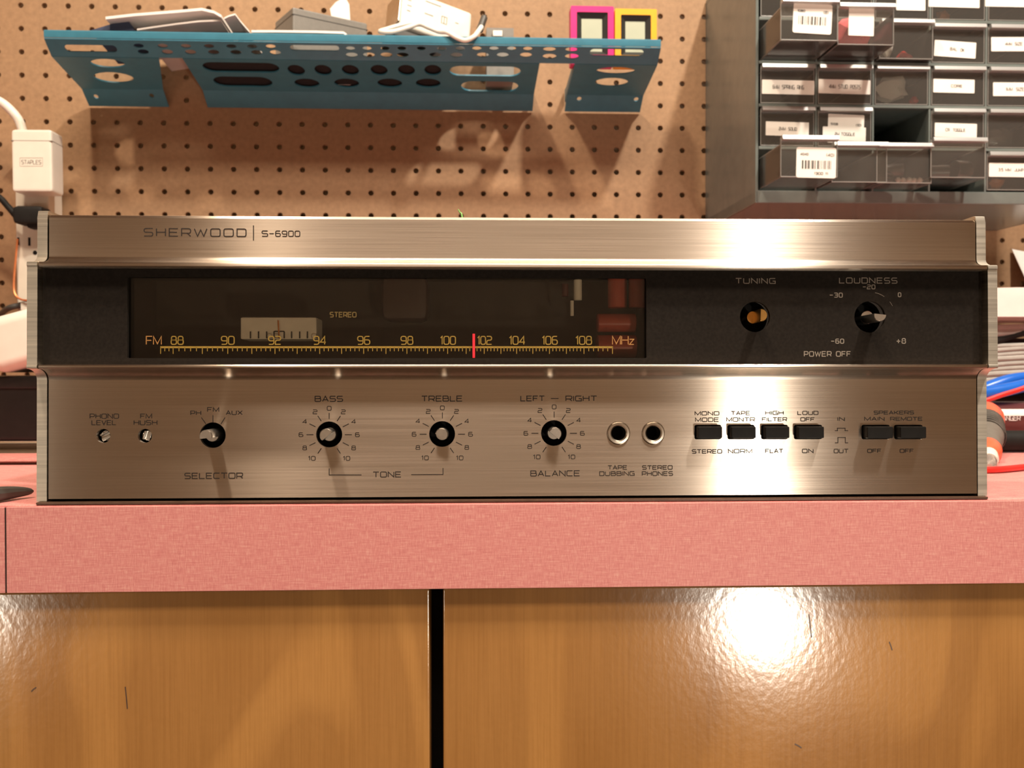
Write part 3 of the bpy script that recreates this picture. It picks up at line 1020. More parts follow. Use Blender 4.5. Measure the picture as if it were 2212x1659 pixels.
well((t1.x, t1.z, rt), PY + 0.014, 'control_well', None, 0.0)
well((t2.x, t2.z, rt * 1.04), PY + 0.014)
d_shaft('tuning_shaft', t1.x, t1.z, 0.0030, 0.012, PY + 0.003, PY - 0.0095, 178, M['brass'])
d_shaft('loudness_shaft', t2.x, t2.z, 0.0031, 0.012, PY + 0.003, PY - 0.0110, 84, M['shaft'])
for h in (h_sel, h_bass, h_treb, h_bal):
    well(h, 0.012)
d_shaft('selector_shaft', h_sel[0], h_sel[1], 0.0030, 0.011, -0.001, -0.0110, -85, M['shaft'], 0.3)
d_shaft('bass_shaft', h_bass[0], h_bass[1], 0.0031, 0.011, 0.000, -0.0085, -50, M['shaft'], 0.2)
d_shaft('treble_shaft', h_treb[0], h_treb[1], 0.0030, 0.011, 0.001, -0.0060, -115, M['shaft'], 0.3)
d_shaft('balance_shaft', h_bal[0], h_bal[1], 0.0030, 0.011, 0.000, -0.0075, -130, M['shaft'], 0.3)
for h, a_ in ((h_phono, 28), (h_hush, 75)):
    well(h, 0.010)
    T = Matrix.Translation((h[0], 0, h[1])) @ Matrix.Rotation(R(-a_), 4, 'Y')
    b = MB(RCV).lathe([(h[2] * .8, 0.009), (h[2] * .8, 0.004), (h[2] * .7, 0.0035)], 24, T)
    b.box((0, 0.0028, -h[2] * .36), (h[2] * 1.3, 0.0016, h[2] * .55), 0.0003, T)
    b.box((0, 0.0028, h[2] * .36), (h[2] * 1.3, 0.0016, h[2] * .3), 0.0003, T)
    b.build('level_screw', M['shaft'], rc)
for h in (h_tape, h_phones):
    x, z, r = h
    T = Matrix.Translation((x, 0, z))
    b = MB(RCV).lathe([(r * .98, 0.003), (r * .98, -0.0003), (r * .9, -0.0011), (r * .72, -0.0012), (r * .62, -0.0006), (r * .58, 0.008)], 36, T, cap=False)
    j = b.build('headphone_jack', M['nickel'], rc)
    MB(RCV).lathe([(r * .6, 0.0005), (r * .6, 0.012), (0.0003, 0.012)], 28, T, cap=False).build('jack_socket', M['hole_black'], j)
b_out = (-0.0045, -0.0045, -0.0045, -0.0045, -0.0052, -0.0052)
for (x0, x1, z0, z1), yo in zip(brect, b_out):
    b = MB(RCV)
    e = 0.0007
    b.span((x0 + e, yo, z0 + e), (x1 - e, 0.008, z1 - e), 0.0005)
    pb = b.build('push_button', M['switch_black'], rc)
    MB(RCV).plate(rrect(x0 - .0001, x1 + .0001, z0 - .0001, z1 + .0001, .0008, 2), [rrect(x0 + e * .6, x1 - e * .6, z0 + e * .6, z1 - e * .6, .0005, 2)[::-1]], 0.0006, 0.008).build('button_frame', M['hole_black'], pb)

# chassis, base strip and feet
b = MB(WORLD)
zrt = (RCV @ Vector((0, 0, zt))).z
b.span((xl0 + 0.006, D0 + 0.052, CTZ + 0.008), (xr1 - 0.006, D0 + 0.33, zrt - 0.006), 0.003)
b.build('chassis', M['chassis'], rc)
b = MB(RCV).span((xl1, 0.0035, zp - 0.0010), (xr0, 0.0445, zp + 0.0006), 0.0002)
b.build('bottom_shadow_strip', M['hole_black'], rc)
b = MB(WORLD).span((xl0 + 0.0005, D0 - 0.002, CTZ + 0.0001), (xr1 - 0.0005, D0 + 0.05, CTZ + 0.0012), 0.0003)
b.build('base_strip', M['trim_dark'], rc)
for fx in (xl0 + 0.04, xr1 - 0.04):
    for fy in (D0 + 0.075, D0 + 0.30):
        MB(WORLD).lathe([(0.008, 0), (0.010, 0.006), (0.010, 0.0095)], 20, Matrix.Translation((fx, fy, CTZ)) @ Matrix.Rotation(R(90), 4, 'X')).build('foot', M['black_rubber'], rc)

# ================================================================== blue shelf on the pegboard
SHY = -(PEG_D - 0.945)            # the lip stands this far from the board (negative = towards the viewer)
sl, sr = pg(95, 72, SHY), pg(1427.5, 90, SHY)
sx0, sx1 = sl.x, sr.x
ztop = (pg(700, 73.5, SHY).z)
zl2 = pg(700, 90.5, SHY).z
ys2 = SHY + 0.017
zs2 = pg(700, 128, ys2).z
ys3 = -0.022
zs3 = pg(700, 196, ys3).z
zs4 = pg(700, 232, -0.004).z
TS = 0.0014
sh = thing('tool_shelf', 'blue steel pegboard shelf punched with round and slotted tool holes', 'shelf', loc((0, -0.001, zs4), PEG))
b = MB(PEG)
# front lip, with a small rolled top edge
lip = [(SHY, zl2), (SHY - 0.0006, zl2 + 0.0012), (SHY - 0.0006, ztop - 0.0012), (SHY + 0.0006, ztop), (SHY + 0.004, ztop - 0.0004), (SHY + 0.004, ztop - 0.0016),
       (SHY + 0.0012, ztop - 0.0022), (SHY + 0.0012, zl2 + 0.0004)]
b.prism(lip, sx0, sx1)


def strip_plate(pa, pb, segs, holes):
    """inclined sheet between the lines pa and pb (y, z), cut into outline polygons given as (x, t), t running 0..1 from pa to pb"""
    dy, dz = pb[0] - pa[0], pb[1] - pa[1]
    L = math.hypot(dy, dz)
    ny, nz = -dz / L, dy / L
    tmp = MB(WORLD)
    for sgm, hl in zip(segs, holes):
        tmp.plate([(x, t * L) for x, t in sgm], [[(x, t * L) for x, t in h][::-1] for h in hl], 0.0, TS)
    vs = [(v[0], pa[0] + dy * v[2] / L + ny * -v[1], pa[1] + dz * v[2] / L + nz * -v[1]) for v in tmp.v]
    b.add(vs, tmp.f)


def to_xt(px, py, pa, pb):
    """pixel -> (x, t) on the inclined sheet"""
    i = PEG.inverted()
    o_ = i @ CAM
    d_ = i.to_3x3() @ ray(px, py)
    n_ = Vector((0, -(pb[1] - pa[1]), pb[0] - pa[0]))
    s_ = (Vector((0, pa[0], pa[1])) - o_).dot(n_) / d_.dot(n_)
    p_ = o_ + d_ * s_
    return p_.x, ((p_.y - pa[0]) * (pb[0] - pa[0]) + (p_.z - pa[1]) * (pb[1] - pa[1])) / ((pb[0] - pa[0]) ** 2 + (pb[1] - pa[1]) ** 2)


def hole_xt(px, py, wpx, tr, pa, pb, n=18, slot=False):
    """opening centred on a pixel: half width in pixels, half height as a fraction of the sheet"""
    x, t = to_xt(px, py, pa, pb)
    x2, _ = to_xt(px + wpx, py, pa, pb)
    rx = x2 - x
    t = min(max(t, tr + 0.04), 1 - tr - 0.04)
    if slot:
        L = math.hypot(pb[0] - pa[0], pb[1] - pa[1])
        ra = tr * L
        out = []
        for k in range(n // 2 + 1):
            a_ = -math.pi / 2 + math.pi * k / (n // 2)
            out.append((x + rx - ra + ra * math.cos(a_), t + tr * math.sin(a_)))
        for k in range(n // 2 + 1):
            a_ = math.pi / 2 + math.pi * k / (n // 2)
            out.append((x - rx + ra + ra * math.cos(a_), t + tr * math.sin(a_)))
        return out
    return [(x + rx * math.cos(2 * math.pi * k / n), t + tr * math.sin(2 * math.pi * k / n)) for k in range(n)]


pA, pB, pC, pD = (SHY + 0.0006, zl2), (ys2, zs2), (ys3, zs3), (-0.002, zs4)
nL2 = to_xt(357, 205, pC, pD)[0]
nL0, nL1 = to_xt(347, 128, pB, pC)[0], to_xt(411, 150, pB, pC)[0]
nR0, nR1 = to_xt(1160, 165, pB, pC)[0], to_xt(1234, 165, pB, pC)[0]
# strip A: small slots in two rows
hA = []
hA.append(hole_xt(197, 103, 56, 0.2, pA, pB, slot=True))
hA.append(hole_xt(1332, 112, 58, 0.2, pA, pB, slot=True))
hA.append(hole_xt(680, 102, 53, 0.16, pA, pB, slot=True))
for px in (300, 352, 402, 452, 500, 545, 585):
    hA.append(hole_xt(px, 97 + (px - 300) * 0.006, 11, 0.12, pA, pB))
    hA.append(hole_xt(px + 10, 110 + (px - 300) * 0.006, 12, 0.14, pA, pB))
for px in (757, 793, 832, 868, 910, 954, 994, 1030, 1067, 1105, 1140):
    hA.append(hole_xt(px, 103, 10, 0.12, pA, pB))
for px in (760, 797, 835, 870, 940, 986, 1043, 1086, 1136):
    hA.append(hole_xt(px, 117, 13, 0.14, pA, pB))
for px in (1187, 1235):
    hA.append(hole_xt(px, 104, 14, 0.13, pA, pB))
    hA.append(hole_xt(px, 120, 15, 0.15, pA, pB))
strip_plate(pA, pB, [[(sx0, 0), (sx1, 0), (sx1, 1), (sx0, 1)]], [hA])
# strip B: legs and the middle field, big holes
hl = [hole_xt(233, 134, 36, 0.13, pB, pC), hole_xt(246, 165, 42, 0.17, pB, pC)]
hm = [hole_xt(521, 143, 82, 0.15, pB, pC, slot=True), hole_xt(525, 174, 63, 0.165, pB, pC, slot=True),
      hole_xt(1048, 151, 77, 0.15, pB, pC, slot=True), hole_xt(1058, 184, 62, 0.165, pB, pC, slot=True)]
for px in (640, 698, 757, 819, 878, 935):
    hm.append(hole_xt(px, 149, 18.5, 0.165, pB, pC))
for px in (663, 749, 842, 925):
    hm.append(hole_xt(px, 177, 27, 0.15, pB, pC))
hr = [hole_xt(1330, 150, 42, 0.11, pB, pC), hole_xt(1321, 175, 36, 0.14, pB, pC)]
strip_plate(pB, pC, [[(sx0, 0), (nL0, 0), (nL2, 1), (sx0, 1)], [(nL1, 0), (nR0, 0), (nR0, 1), (nL1, 1)], [(nR1, 0), (sx1, 0), (sx1, 1), (nR1, 1)]], [hl, hm, hr])
# flange down the board
hf1 = [hole_xt(208, 207, 5, 0.12, pC, pD), hole_xt(328, 205, 5, 0.12, pC, pD)]
hf3 = [hole_xt(1251, 212, 5, 0.12, pC, pD), hole_xt(1374, 213, 5, 0.12, pC, pD)]
strip_plate(pC, pD, [[(sx0, 0), (nL2, 0), (nL2, 1), (sx0, 1)], [(nL1, 0), (nR0, 0), (nR0, 1), (nL1, 1)], [(nR1, 0), (sx1, 0), (sx1, 1), (nR1, 1)]], [hf1, [], hf3])
b.build('tray', M['blue'], sh, smooth=30)
# side returns of the legs
for x in (nL1, nR0 - 0.0012, nR1):
    b = MB(PEG)
    b.prism([(ys2 + 0.002, zs2 + 0.0012), (ys3, zs3 + 0.0012), (-0.003, zs3 - 0.004), (-0.003, zs3 + 0.010), (ys3 + 0.004, zs3 + 0.009), (ys2 + 0.004, zs2 + 0.006)], x, x + 0.0012)
    b.build('side_return', M['blue'], sh, smooth=30)


def tray_z(y):
    """top of the tray sheet at depth y of the pegboard frame"""
    return zs2 + (zs3 - zs2) * (y - ys2) / (ys3 - ys2) + TS * 1.05


# ---- things on the shelf
def sheet(name, label, edge, depth, drop, th, material, y0=None, cat='paper', curve=0.0, group=None):
    """a paper lying over the lip: its near edge follows the given pixels, its far end drops towards the tray"""
    y0 = SHY + 0.002 if y0 is None else y0
    b = MB(PEG)
    n, m = len(edge), 8
    top, bot = [], []
    for k, (px, py) in enumerate(edge):
        p = pg(px, py, y0)
        for j in range(m + 1):
            t = j / m
            z = p.z - drop * t + curve * math.sin(math.pi * t)
            x = p.x + 0.004 * t
            top.append((x, y0 + depth * t, max(z, tray_z(y0 + depth * t) + 0.002)))
    vs = top + [(v[0], v[1], v[2] - th) for v in top]
    K = len(top)
    fs = []
    for k in range(n - 1):
        for j in range(m):
            a_, b_, c_, d_ = k * (m + 1) + j, (k + 1) * (m + 1) + j, (k + 1) * (m + 1) + j + 1, k * (m + 1) + j + 1
            fs += [(a_, b_, c_, d_), (K + d_, K + c_, K + b_, K + a_)]
    for k in range(n - 1):
        a_, b_ = k * (m + 1), (k + 1) * (m + 1)
        fs += [(a_, K + a_, K + b_, b_), (a_ + m, b_ + m, K + b_ + m, K + a_ + m)]
    for j in range(m):
        for k in (0, (n - 1) * (m + 1)):
            fs.append((k + j, k + j + 1, K + k + j + 1, K + k + j))
    b.add(vs, fs)
    p = pg(edge[n // 2][0], edge[n // 2][1], y0)
    return tag(b.build(name, material, None, loc((p.x, y0 + depth / 2, zl2), PEG), smooth=50), label, cat, group)


sheet('paper_sheet', 'topmost white sheet curling up from the pile on the blue shelf', [(228, 36), (290, 29), (380, 22), (436, 17), (462, 23), (478, 32)], 0.104, 0.008, 0.0026, M['paper'])
sheet('paper_sheet', 'crumpled white sheet with drooping right corner beside the topmost sheet', [(484, 38), (494, 33), (508, 29), (520, 45), (538, 66)], 0.100, 0.010, 0.0014, M['paper'], SHY + 0.0035)
sheet('paper_sheet', 'white paper folded inside the pile on the blue shelf, coloured as in shade', [(296, 62), (330, 57), (380, 50), (430, 44), (478, 42)], 0.098, 0.010, 0.0016, M['paper_shade'], SHY + 0.006)
sheet('paper_envelope', 'flat white envelope lying right of the paper pile on the shelf lip', [(543, 65), (600, 65), (680, 66), (742, 68), (748, 72)], 0.014, 0.001, 0.0022, M['paper'], SHY + 0.0005, 'envelope')
# navy folder: a bent card standing under the papers
b = MB(PEG)
yf = SHY + 0.012
P = [pg(194, 66, yf), pg(275, 41, yf), pg(291, 66, yf)]
P2 = [Vector((p.x + 0.006, yf + 0.06, max(p.z - 0.014, tray_z(yf + 0.06) + 0.003))) for p in P]
vs = [(p.x, yf, p.z) for p in P] + [tuple(p) for p in P2]
b.add(vs, [(0, 1, 2), (3, 5, 4), (0, 3, 4, 1), (1, 4, 5, 2), (0, 2, 5, 3)])
tag(b.build('card_folder', M['navy'], None, loc((P[1].x, yf + 0.03, zl2), PEG), smooth=0), 'dark navy card folder wedged under the left end of the papers', 'folder')

# dark slab added in the tray so the big holes look shaded
px0, px1 = pg(440, 150, -0.06).x, pg(968, 150, -0.06).x
b = MB(PEG)
yy0, yy1 = ys2 + 0.006, -0.006
b.prism([(yy0, tray_z(yy0) + 0.0003), (yy1, tray_z(yy1) + 0.0003), (yy1, tray_z(yy1) + 0.002), (-0.05, tray_z(-0.05) + 0.0030), (yy0, tray_z(yy0) + 0.002)], px0, px1)
PT = 0.0034
tag(b.build('hole_shade_slab', M['shade_slab'], None, loc(((px0 + px1) / 2, -0.05, tray_z(-0.05)), PEG), smooth=30), 'dark slab added in the blue shelf to make its round holes look shaded', 'shade_slab')

# grey power adapter, corner towards the viewer
ya = SHY + 0.022
pc = pg(632, 14, ya)
zb = tray_z(ya) + PT
T = Matrix.Translation((pc.x, ya, 0)) @ Matrix.Rotation(R(31), 4, 'Z')
ad = thing('power_adapter', 'grey box shaped power adapter with one corner forward on the blue shelf', 'adapter', loc((pc.x, ya + 0.02, zb), PEG))
b = MB(PEG)
b.box((0.042, 0.026, (pc.z + zb) / 2), (0.084, 0.052, pc.z - zb), 0.0022, T)
b.build('body', M['grey_box'], ad)
b = MB(PEG)
b.box((0.042, 0.026, pc.z - 0.0075), (0.0846, 0.0526, 0.0009), 0.0002, T)
b.build('seam', M['dark_grey'], ad)
# crumpled scrap behind the adapter
def crumple(name, label, fr, c, size, material, cat, seed=1, squash=(1, 0.6, 1), group=None):
    rnd = random.Random(seed)
    b_ = bmesh.new()
    bmesh.ops.create_icosphere(b_, subdivisions=2, radius=1.0)
    for v in b_.verts:
        k = 0.62 + 0.5 * rnd.random()
        v.co = Vector((v.co.x * size[0] * k * squash[0], v.co.y * size[1] * k, v.co.z * size[2] * k))
    mb = MB(fr)
    mb.bm(b_, Matrix.Translation(c))
    o_ = mb.build(name, material, None, loc((c[0], c[1], c[2] - size[2]), fr), smooth=0)
    return tag(o_, label, cat, group)


p = pg(738, 18, -0.03)
b = MB(PEG)
pz0 = tray_z(-0.035)
pp = [(pg(718, 44, -0.03)), (pg(714, 22, -0.03)), (pg(726, 8, -0.03)), (pg(746, -4, -0.03)), (pg(755, 12, -0.03)), (pg(757, 44, -0.03))]
n = len(pp)
prof = [(v.x, v.z) for v in pp] + [(pp[-1].x, pz0), (pp[0].x, pz0)]
b.plate(prof, [], -0.034, -0.030)
b.box(((pp[0].x + pp[-1].x) / 2 + 0.004, -0.027, pz0 + 0.012), (0.016, 0.008, 0.024), 0.003)
tag(b.build('torn_paper', M['paper'], None, loc((p.x, -0.03, pz0), PEG), smooth=0), 'torn scrap of white paper sticking up behind the grey adapter', 'paper scrap')

# white boxed power brick with printing, leaning, and its cable
yb = SHY + 0.030
e = pg(866, 33, yb)
zb = tray_z(yb + 0.03)
wb = thing('power_brick', 'white power brick with printed face tilted on the blue shelf', 'adapter', loc((e.x, yb + 0.02, zb), PEG))
T = Matrix.Translation((e.x, yb, e.z)) @ Matrix.Rotation(R(26), 4, 'Z') @ Matrix.Rotation(R(9), 4, 'Y') @ Matrix.Rotation(R(-8), 4, 'X')
b = MB(PEG)
b.box((0.041, 0.021, 0.011), (0.082, 0.042, 0.044), 0.004, T, 3)
wbody = b.build('body', M['white_plastic'], wb)
b = MB(PEG)
b.box((-0.0007, 0.021, 0.013), (0.0016, 0.037, 0.036), 0.0004, T)
b.build('shaded_end', M['nickel'], wb)  # added plate, its tone stands for the brick's shaded side
b = MB(PEG)
mk = MB(PEG)
for x0, x1, z in ((0.006, 0.010, 0.02), (0.006, 0.011, 0.014), (0.006, 0.010, 0.008), (0.026, 0.044, 0.026), (0.026, 0.036, 0.012), (0.062, 0.066, 0.014)):
    mk.ribbon([(x0, z), (x1, z)], 0.0009, -0.0001)
mk.ribbon([(0.046, 0.016), (0.052, 0.016), (0.052, 0.008), (0.046, 0.008), (0.046, 0.016)], 0.0007, -0.0001)
mk.ribbon([(0.049, 0.016), (0.049, 0.008)], 0.0007, -0.0001)
mk.v = [tuple(T @ Vector(v)) for v in mk.v]
mk.build('printing', M['ink_black'], wbody, smooth=0)
b = MB(PEG)
b.box((0.022, 0.022, -0.0165), (0.052, 0.036, 0.010), 0.002, T)
b.build('base', M['dark_grey'], wb)
k0 = T @ Vector((0.06, -0.002, -0.004))
yc = SHY - 0.004
pts = [pg(905, 48, yb - 0.006), pg(868, 54, SHY + 0.016), pg(830, 65, SHY + 0.008), pg(822, 68, SHY + 0.003), pg(846, 69, SHY + 0.002), pg(880, 60, SHY + 0.006), pg(905, 52, SHY + 0.009), pg(925, 59, SHY + 0.006),
       pg(948, 68, SHY + 0.002), pg(966, 70, SHY - 0.002), pg(988, 82, SHY - 0.0040), pg(1006, 87, SHY - 0.0042), pg(1024, 79, SHY - 0.0042), pg(1033, 68, SHY + 0.001), pg(1040, 58, SHY + 0.008)]
MB(PEG).tube(pts, 0.0024, 10, 5).build('cable', M['white_cable'], wb)
a, c = pg(1036, 66, SHY + 0.012), pg(1046, 38, SHY + 0.018)
MB(PEG).tube([a, (a + c) / 2, c], lambda t: 0.0036, 12, 2).build('connector', M['dark_grey'], wb)
c2 = c + (c - a).normalized() * 0.002
MB(PEG).tube([c, c2], lambda t: 0.0030, 12, 0).build('connector_tip', M['chrome'], wb)

# flat grey box at the right of the brick
a = pg(1050, 57, -0.045)
c = pg(1108, 82, -0.045)
zb = tray_z(-0.045)
fb = thing('card_reader', 'flat grey plastic gadget lying right of the white cable on the shelf', 'gadget', loc(((a.x + c.x) / 2, -0.04, zb), PEG))
T = Matrix.Translation(((a.x + c.x) / 2, -0.04, 0)) @ Matrix.Rotation(R(6), 4, 'Y')
zz = (a.z + zb) / 2
MB(PEG).prism([(-0.06, zb), (-0.015, zb), (-0.015, a.z - 0.001), (-0.058, a.z - 0.006)], a.x, c.x).build('body', M['grey_box'], fb, smooth=30)
p = pg(1075, 72, -0.0615)
MB(PEG).box((p.x, -0.061, p.z), (0.010, 0.002, 0.006), 0.0004).build('switch', M['label'], fb)

# two timers standing in the tray
for nm, lab, x0, x1, y0, key, tilt in (('kitchen_timer', 'magenta framed digital timer standing in the blue shelf', 1233, 1326, 13, 'pink', -1.2),
                                        ('kitchen_timer', 'orange framed digital timer standing in the blue shelf', 1328.5, 1419, 19, 'orange', -1.0)):
    yt = -0.0925
    a, c = pg(x0, y0, yt), pg(x1, y0, yt)
    z1 = pg((x0 + x1) / 2, y0, yt).z
    zb = tray_z(yt + 0.009)
    tm = thing(nm, lab, 'timer', loc(((a.x + c.x) / 2, yt + 0.008, zb), PEG), 'digital timers on the blue shelf')
    T = Matrix.Translation(((a.x + c.x) / 2, yt, zb))
    hw, h = (c.x - a.x) / 2, z1 - zb
    bw = 0.0062
    b = MB(PEG)
    t_ = MB(WORLD)
    t_.plate(rrect(-hw, hw, 0, h, 0.0012, 2), [rrect(-hw + bw, hw - bw, 0.010, h - bw, 0.001, 2)[::-1]], 0, 0.006)
    t_.span((-hw, 0.006, 0), (hw, 0.017, h), 0.0012)
    b.add(t_.v, t_.f, T)
    b.build('case', M[key], tm, smooth=30)
    # sloped dark surround down to the display
    b = MB(PEG)
    x_, z0_, z1_ = hw - bw, 0.010, h - bw
    xi, zi0, zi1 = hw - bw - 0.0058, 0.015, h - bw - 0.0056
    vs = [(-x_, 0.0006, z0_), (x_, 0.0006, z0_), (x_, 0.0006, z1_), (-x_, 0.0006, z1_), (-xi, 0.0048, zi0), (xi, 0.0048, zi0), (xi, 0.0048, zi1), (-xi, 0.0048, zi1)]
    b.add(vs, [(0, 1, 5, 4), (1, 2, 6, 5), (2, 3, 7, 6), (3, 0, 4, 7)], T)
    b.build('surround', M['timer_dark'], tm, smooth=0)
    b = MB(PEG).span((-xi - .0003, 0.0046, zi0 - .0003), (xi + .0003, 0.0058, zi1 + .0003), 0, T)
    b.build('display', M['lcd'], tm, smooth=0)

# ================================================================== drawer cabinet
CD = -(PEG_D - 0.8765)             # front face of the cabinet in the pegboard frame
pz = [pg(1700, y, CD).z for y in (40.5, 134.5, 227.5, 319.5)]
cp = (pz[0] - pz[3]) / 3
zr = [pz[0] + cp * 1, pz[0], pz[1], pz[2], pz[3], pz[3] - cp]     # row lines, top down
pxl = [pg(x, 230, CD).x for x in (1638, 1763.5, 1885.5, 2007.5, 2130.5)]
cw = (pxl[4] - pxl[1]) / 3
xc = [pxl[1] - cw] + [pxl[1] + cw * k for k in range(0, 6)]
NC = 6
czb = pg(1700, 438.5, CD).z
czt = zr[0] + cp * 1.0
cxl = pg(1632, 230, CD).x
cxr = xc[NC] + 0.0075
cabn = thing('drawer_cabinet', 'slate grey cabinet of small clear drawers hung on the pegboard', 'parts cabinet', loc((cxl, -0.002, czb), PEG))
b = MB(PEG)
bar = 0.0019
b.span((cxl, CD, czb), (xc[0] - bar * .2, -0.001, czt), 0.0008)
b.span((cxr - 0.005, CD, czb), (cxr, -0.001, czt), 0.0008)
b.span((cxl, CD, czb), (cxr, -0.001, zr[5] + bar * 0.2), 0.0012)
b.span((cxl, CD, czt - 0.003), (cxr, -0.001, czt + 0.004), 0.0008)
b.span((cxl, -0.006, czb), (cxr, -0.001, czt))
b.build('case', M['cab'], cabn, smooth=30)
b = MB(PEG)
for k in range(1, NC):
    b.span((xc[k] - bar / 2, CD + 0.0006, zr[5]), (xc[k] + bar / 2, -0.006, czt - 0.003), 0.0004)
for z in zr[:5]:
    b.span((xc[0], CD, z - bar * .75), (cxr - 0.004, -0.006, z + bar * .75), 0.0005)
b.build('divider_grid', M['cab'], cabn, smooth=30)

DW, DH, DD = cw - bar - 0.0016, cp - bar * 1.5 - 0.0020, 0.125


def drawer_mesh():
    """open topped clear tray with a flanged front and a finger lip; origin at the front bottom left"""
    b = MB(WORLD)
    t = 0.0011
    b.span((0, 0, 0), (DW, t, DH), 0.0003)
    b.span((0, t, 0), (DW, DD, t))
    b.span((0, t, 0), (t, DD, DH * 0.8))
    b.span((DW - t, t, 0), (DW, DD, DH * 0.8))
    b.span((0, DD - t, 0), (DW, DD, DH * 0.8))
    for y in (0.042, 0.084):
        b.span((t, y, t), (0.0028, y + t, DH * .7))
        b.span((DW - 0.0028, y, t), (DW - t, y + t, DH * .7))
    return b


def lip_mesh():
    """rounded finger lip along the top of a drawer's front"""
    b = MB(WORLD)
    pr_ = [(0.0004, DH - 0.0040), (-0.0026, DH - 0.0036), (-0.0052, DH - 0.0034), (-0.0056, DH - 0.0030), (-0.0046, DH + 0.0004), (-0.0040, DH + 0.0007), (0.0010, DH + 0.0005)]
    return b.prism(pr_, 0.0006, DW - 0.0006)


def rim_mesh():
    """the moulded, brighter corner edges of a drawer"""
    b = MB(WORLD)
    for x in (0.0, DW - 0.0007):
        b.span((x, -0.0004, 0.0006), (x + 0.0007, 0.0006, DH - 0.0012), 0.0002)
        b.span((x, 0.0, DH * 0.8), (x + 0.0009, DD, DH * 0.8 + 0.0008), 0.0002)
        b.span((x, 0.0, 0.0), (x + 0.0007, DD, 0.0007))
    b.span((0.0007, -0.0004, 0.0), (DW - 0.0007, 0.0006, 0.0008), 0.0002)
    return b


proto = lipp = rimp = None
LAB = {}
for r_ in range(5):
    for c_ in range(NC):
        if (r_, c_) == (3, 2):
            continue                                     # the empty pigeonhole
        pull = {(1, 0): 0.055, (1, 1): 0.046, (1, 2): 0.009, (4, 0): 0.056, (4, 1): 0.034, (4, 2): 0.034, (4, 3): 0.036}.get((r_, c_), 0.0)
        x = xc[c_] + bar / 2 + 0.0008
        z = zr[r_ + 1] + bar * .75 + 0.0006
        y = CD + 0.0012 - pull
        ox, oz = {(4, 2): (-0.0135, -0.0005), (4, 3): (-0.0190, 0.0045)}.get((r_, c_), (0, 0))   # pulled out askew
        x += ox
        z += oz
        if proto is None:
            dr = proto = drawer_mesh().build('drawer', M['clear'], None, WORLD, smooth=30)
            lp = lipp = lip_mesh().build('drawer_lip', M['frosted'], None, WORLD, smooth=50)
            rm = rimp = rim_mesh().build('drawer_rim', M['rim'], None, WORLD, smooth=30)
        else:
            dr, lp, rm = proto.copy(), lipp.copy(), rimp.copy()
            for o_ in (dr, lp, rm):
                C.objects.link(o_)
        for o_ in (lp, rm):
            o_.parent = dr
            o_.matrix_local = WORLD
        dr.parent = cabn
        W = PEG @ Matrix.Translation((x, y, z))
        dr.matrix_local = MX[cabn.name].inverted() @ W
        MX[dr.name] = W
        LAB[(r_, c_)] = (dr, x, y, z)

def sticker(rc_, x0, x1, y0, y1, text=(), rot=0, material='label', bars=None, front=0.0004):
    """white label on a drawer's front, in photo pixels"""
    dr, dx, dy, dz = LAB[rc_]
    y = dy - front
    a, c = pg(x0, y1, y), pg(x1, y0, y)
    cx, cz = (a.x + c.x) / 2, (a.z + c.z) / 2
    T = Matrix.Translation((cx, y, cz)) @ Matrix.Rotation(R(rot), 4, 'Y')
    hw, hh = (c.x - a.x) / 2, (c.z - a.z) / 2
    b = MB(PEG)
    t_ = MB(WORLD).plate(rrect(-hw, hw, -hh, hh, min(0.0018 if bars else 0.0006, hh * .4), 3), [], -0.0002, 0.0002)
    b.add(t_.v, t_.f, T)
    lb = b.build('label', M[material], None, MX[dr.name], smooth=0)
    lb.parent = dr
    lb.matrix_local = Matrix.Identity(4)
    if text or bars:
        k = MB(WORLD)
        for s_, u0, u1, v0, v1 in text:
            write(k, s_, hw * u0, hw * u1, hh * v0, hh * v1, -0.0004, 0.00042, 0.3)
        if bars:
            rnd = random.Random(bars)
            x = -hw * .72
            while x < hw * .72:
                wd = rnd.choice((0.0004, 0.0004, 0.0008, 0.0013))
                k.add([(x, -0.0004, -hh * .42), (x + wd, -0.0004, -hh * .42), (x + wd, -0.0004, hh * .14), (x, -0.0004, hh * .14)], [(0, 1, 2, 3)])
                x += wd + rnd.choice((0.0005, 0.0008, 0.0014))
        kk = MB(PEG)
        kk.add(k.v, k.f, T)
        # the print belongs to the label: joined as a second material of the label's own mesh
        me = lb.data
        inv = MX[dr.name].inverted() @ PEG
        bm_ = bmesh.new()
        bm_.from_mesh(me)
        vv = [bm_.verts.new(inv @ Vector(v)) for v in kk.v]
        for f in kk.f:
            try:
                ff = bm_.faces.new([vv[i] for i in f])
                ff.material_index = 1
            except ValueError:
                pass
        bm_.to_mesh(me)
        bm_.free()
        me.materials.append(M['ink_black'])
    return lb


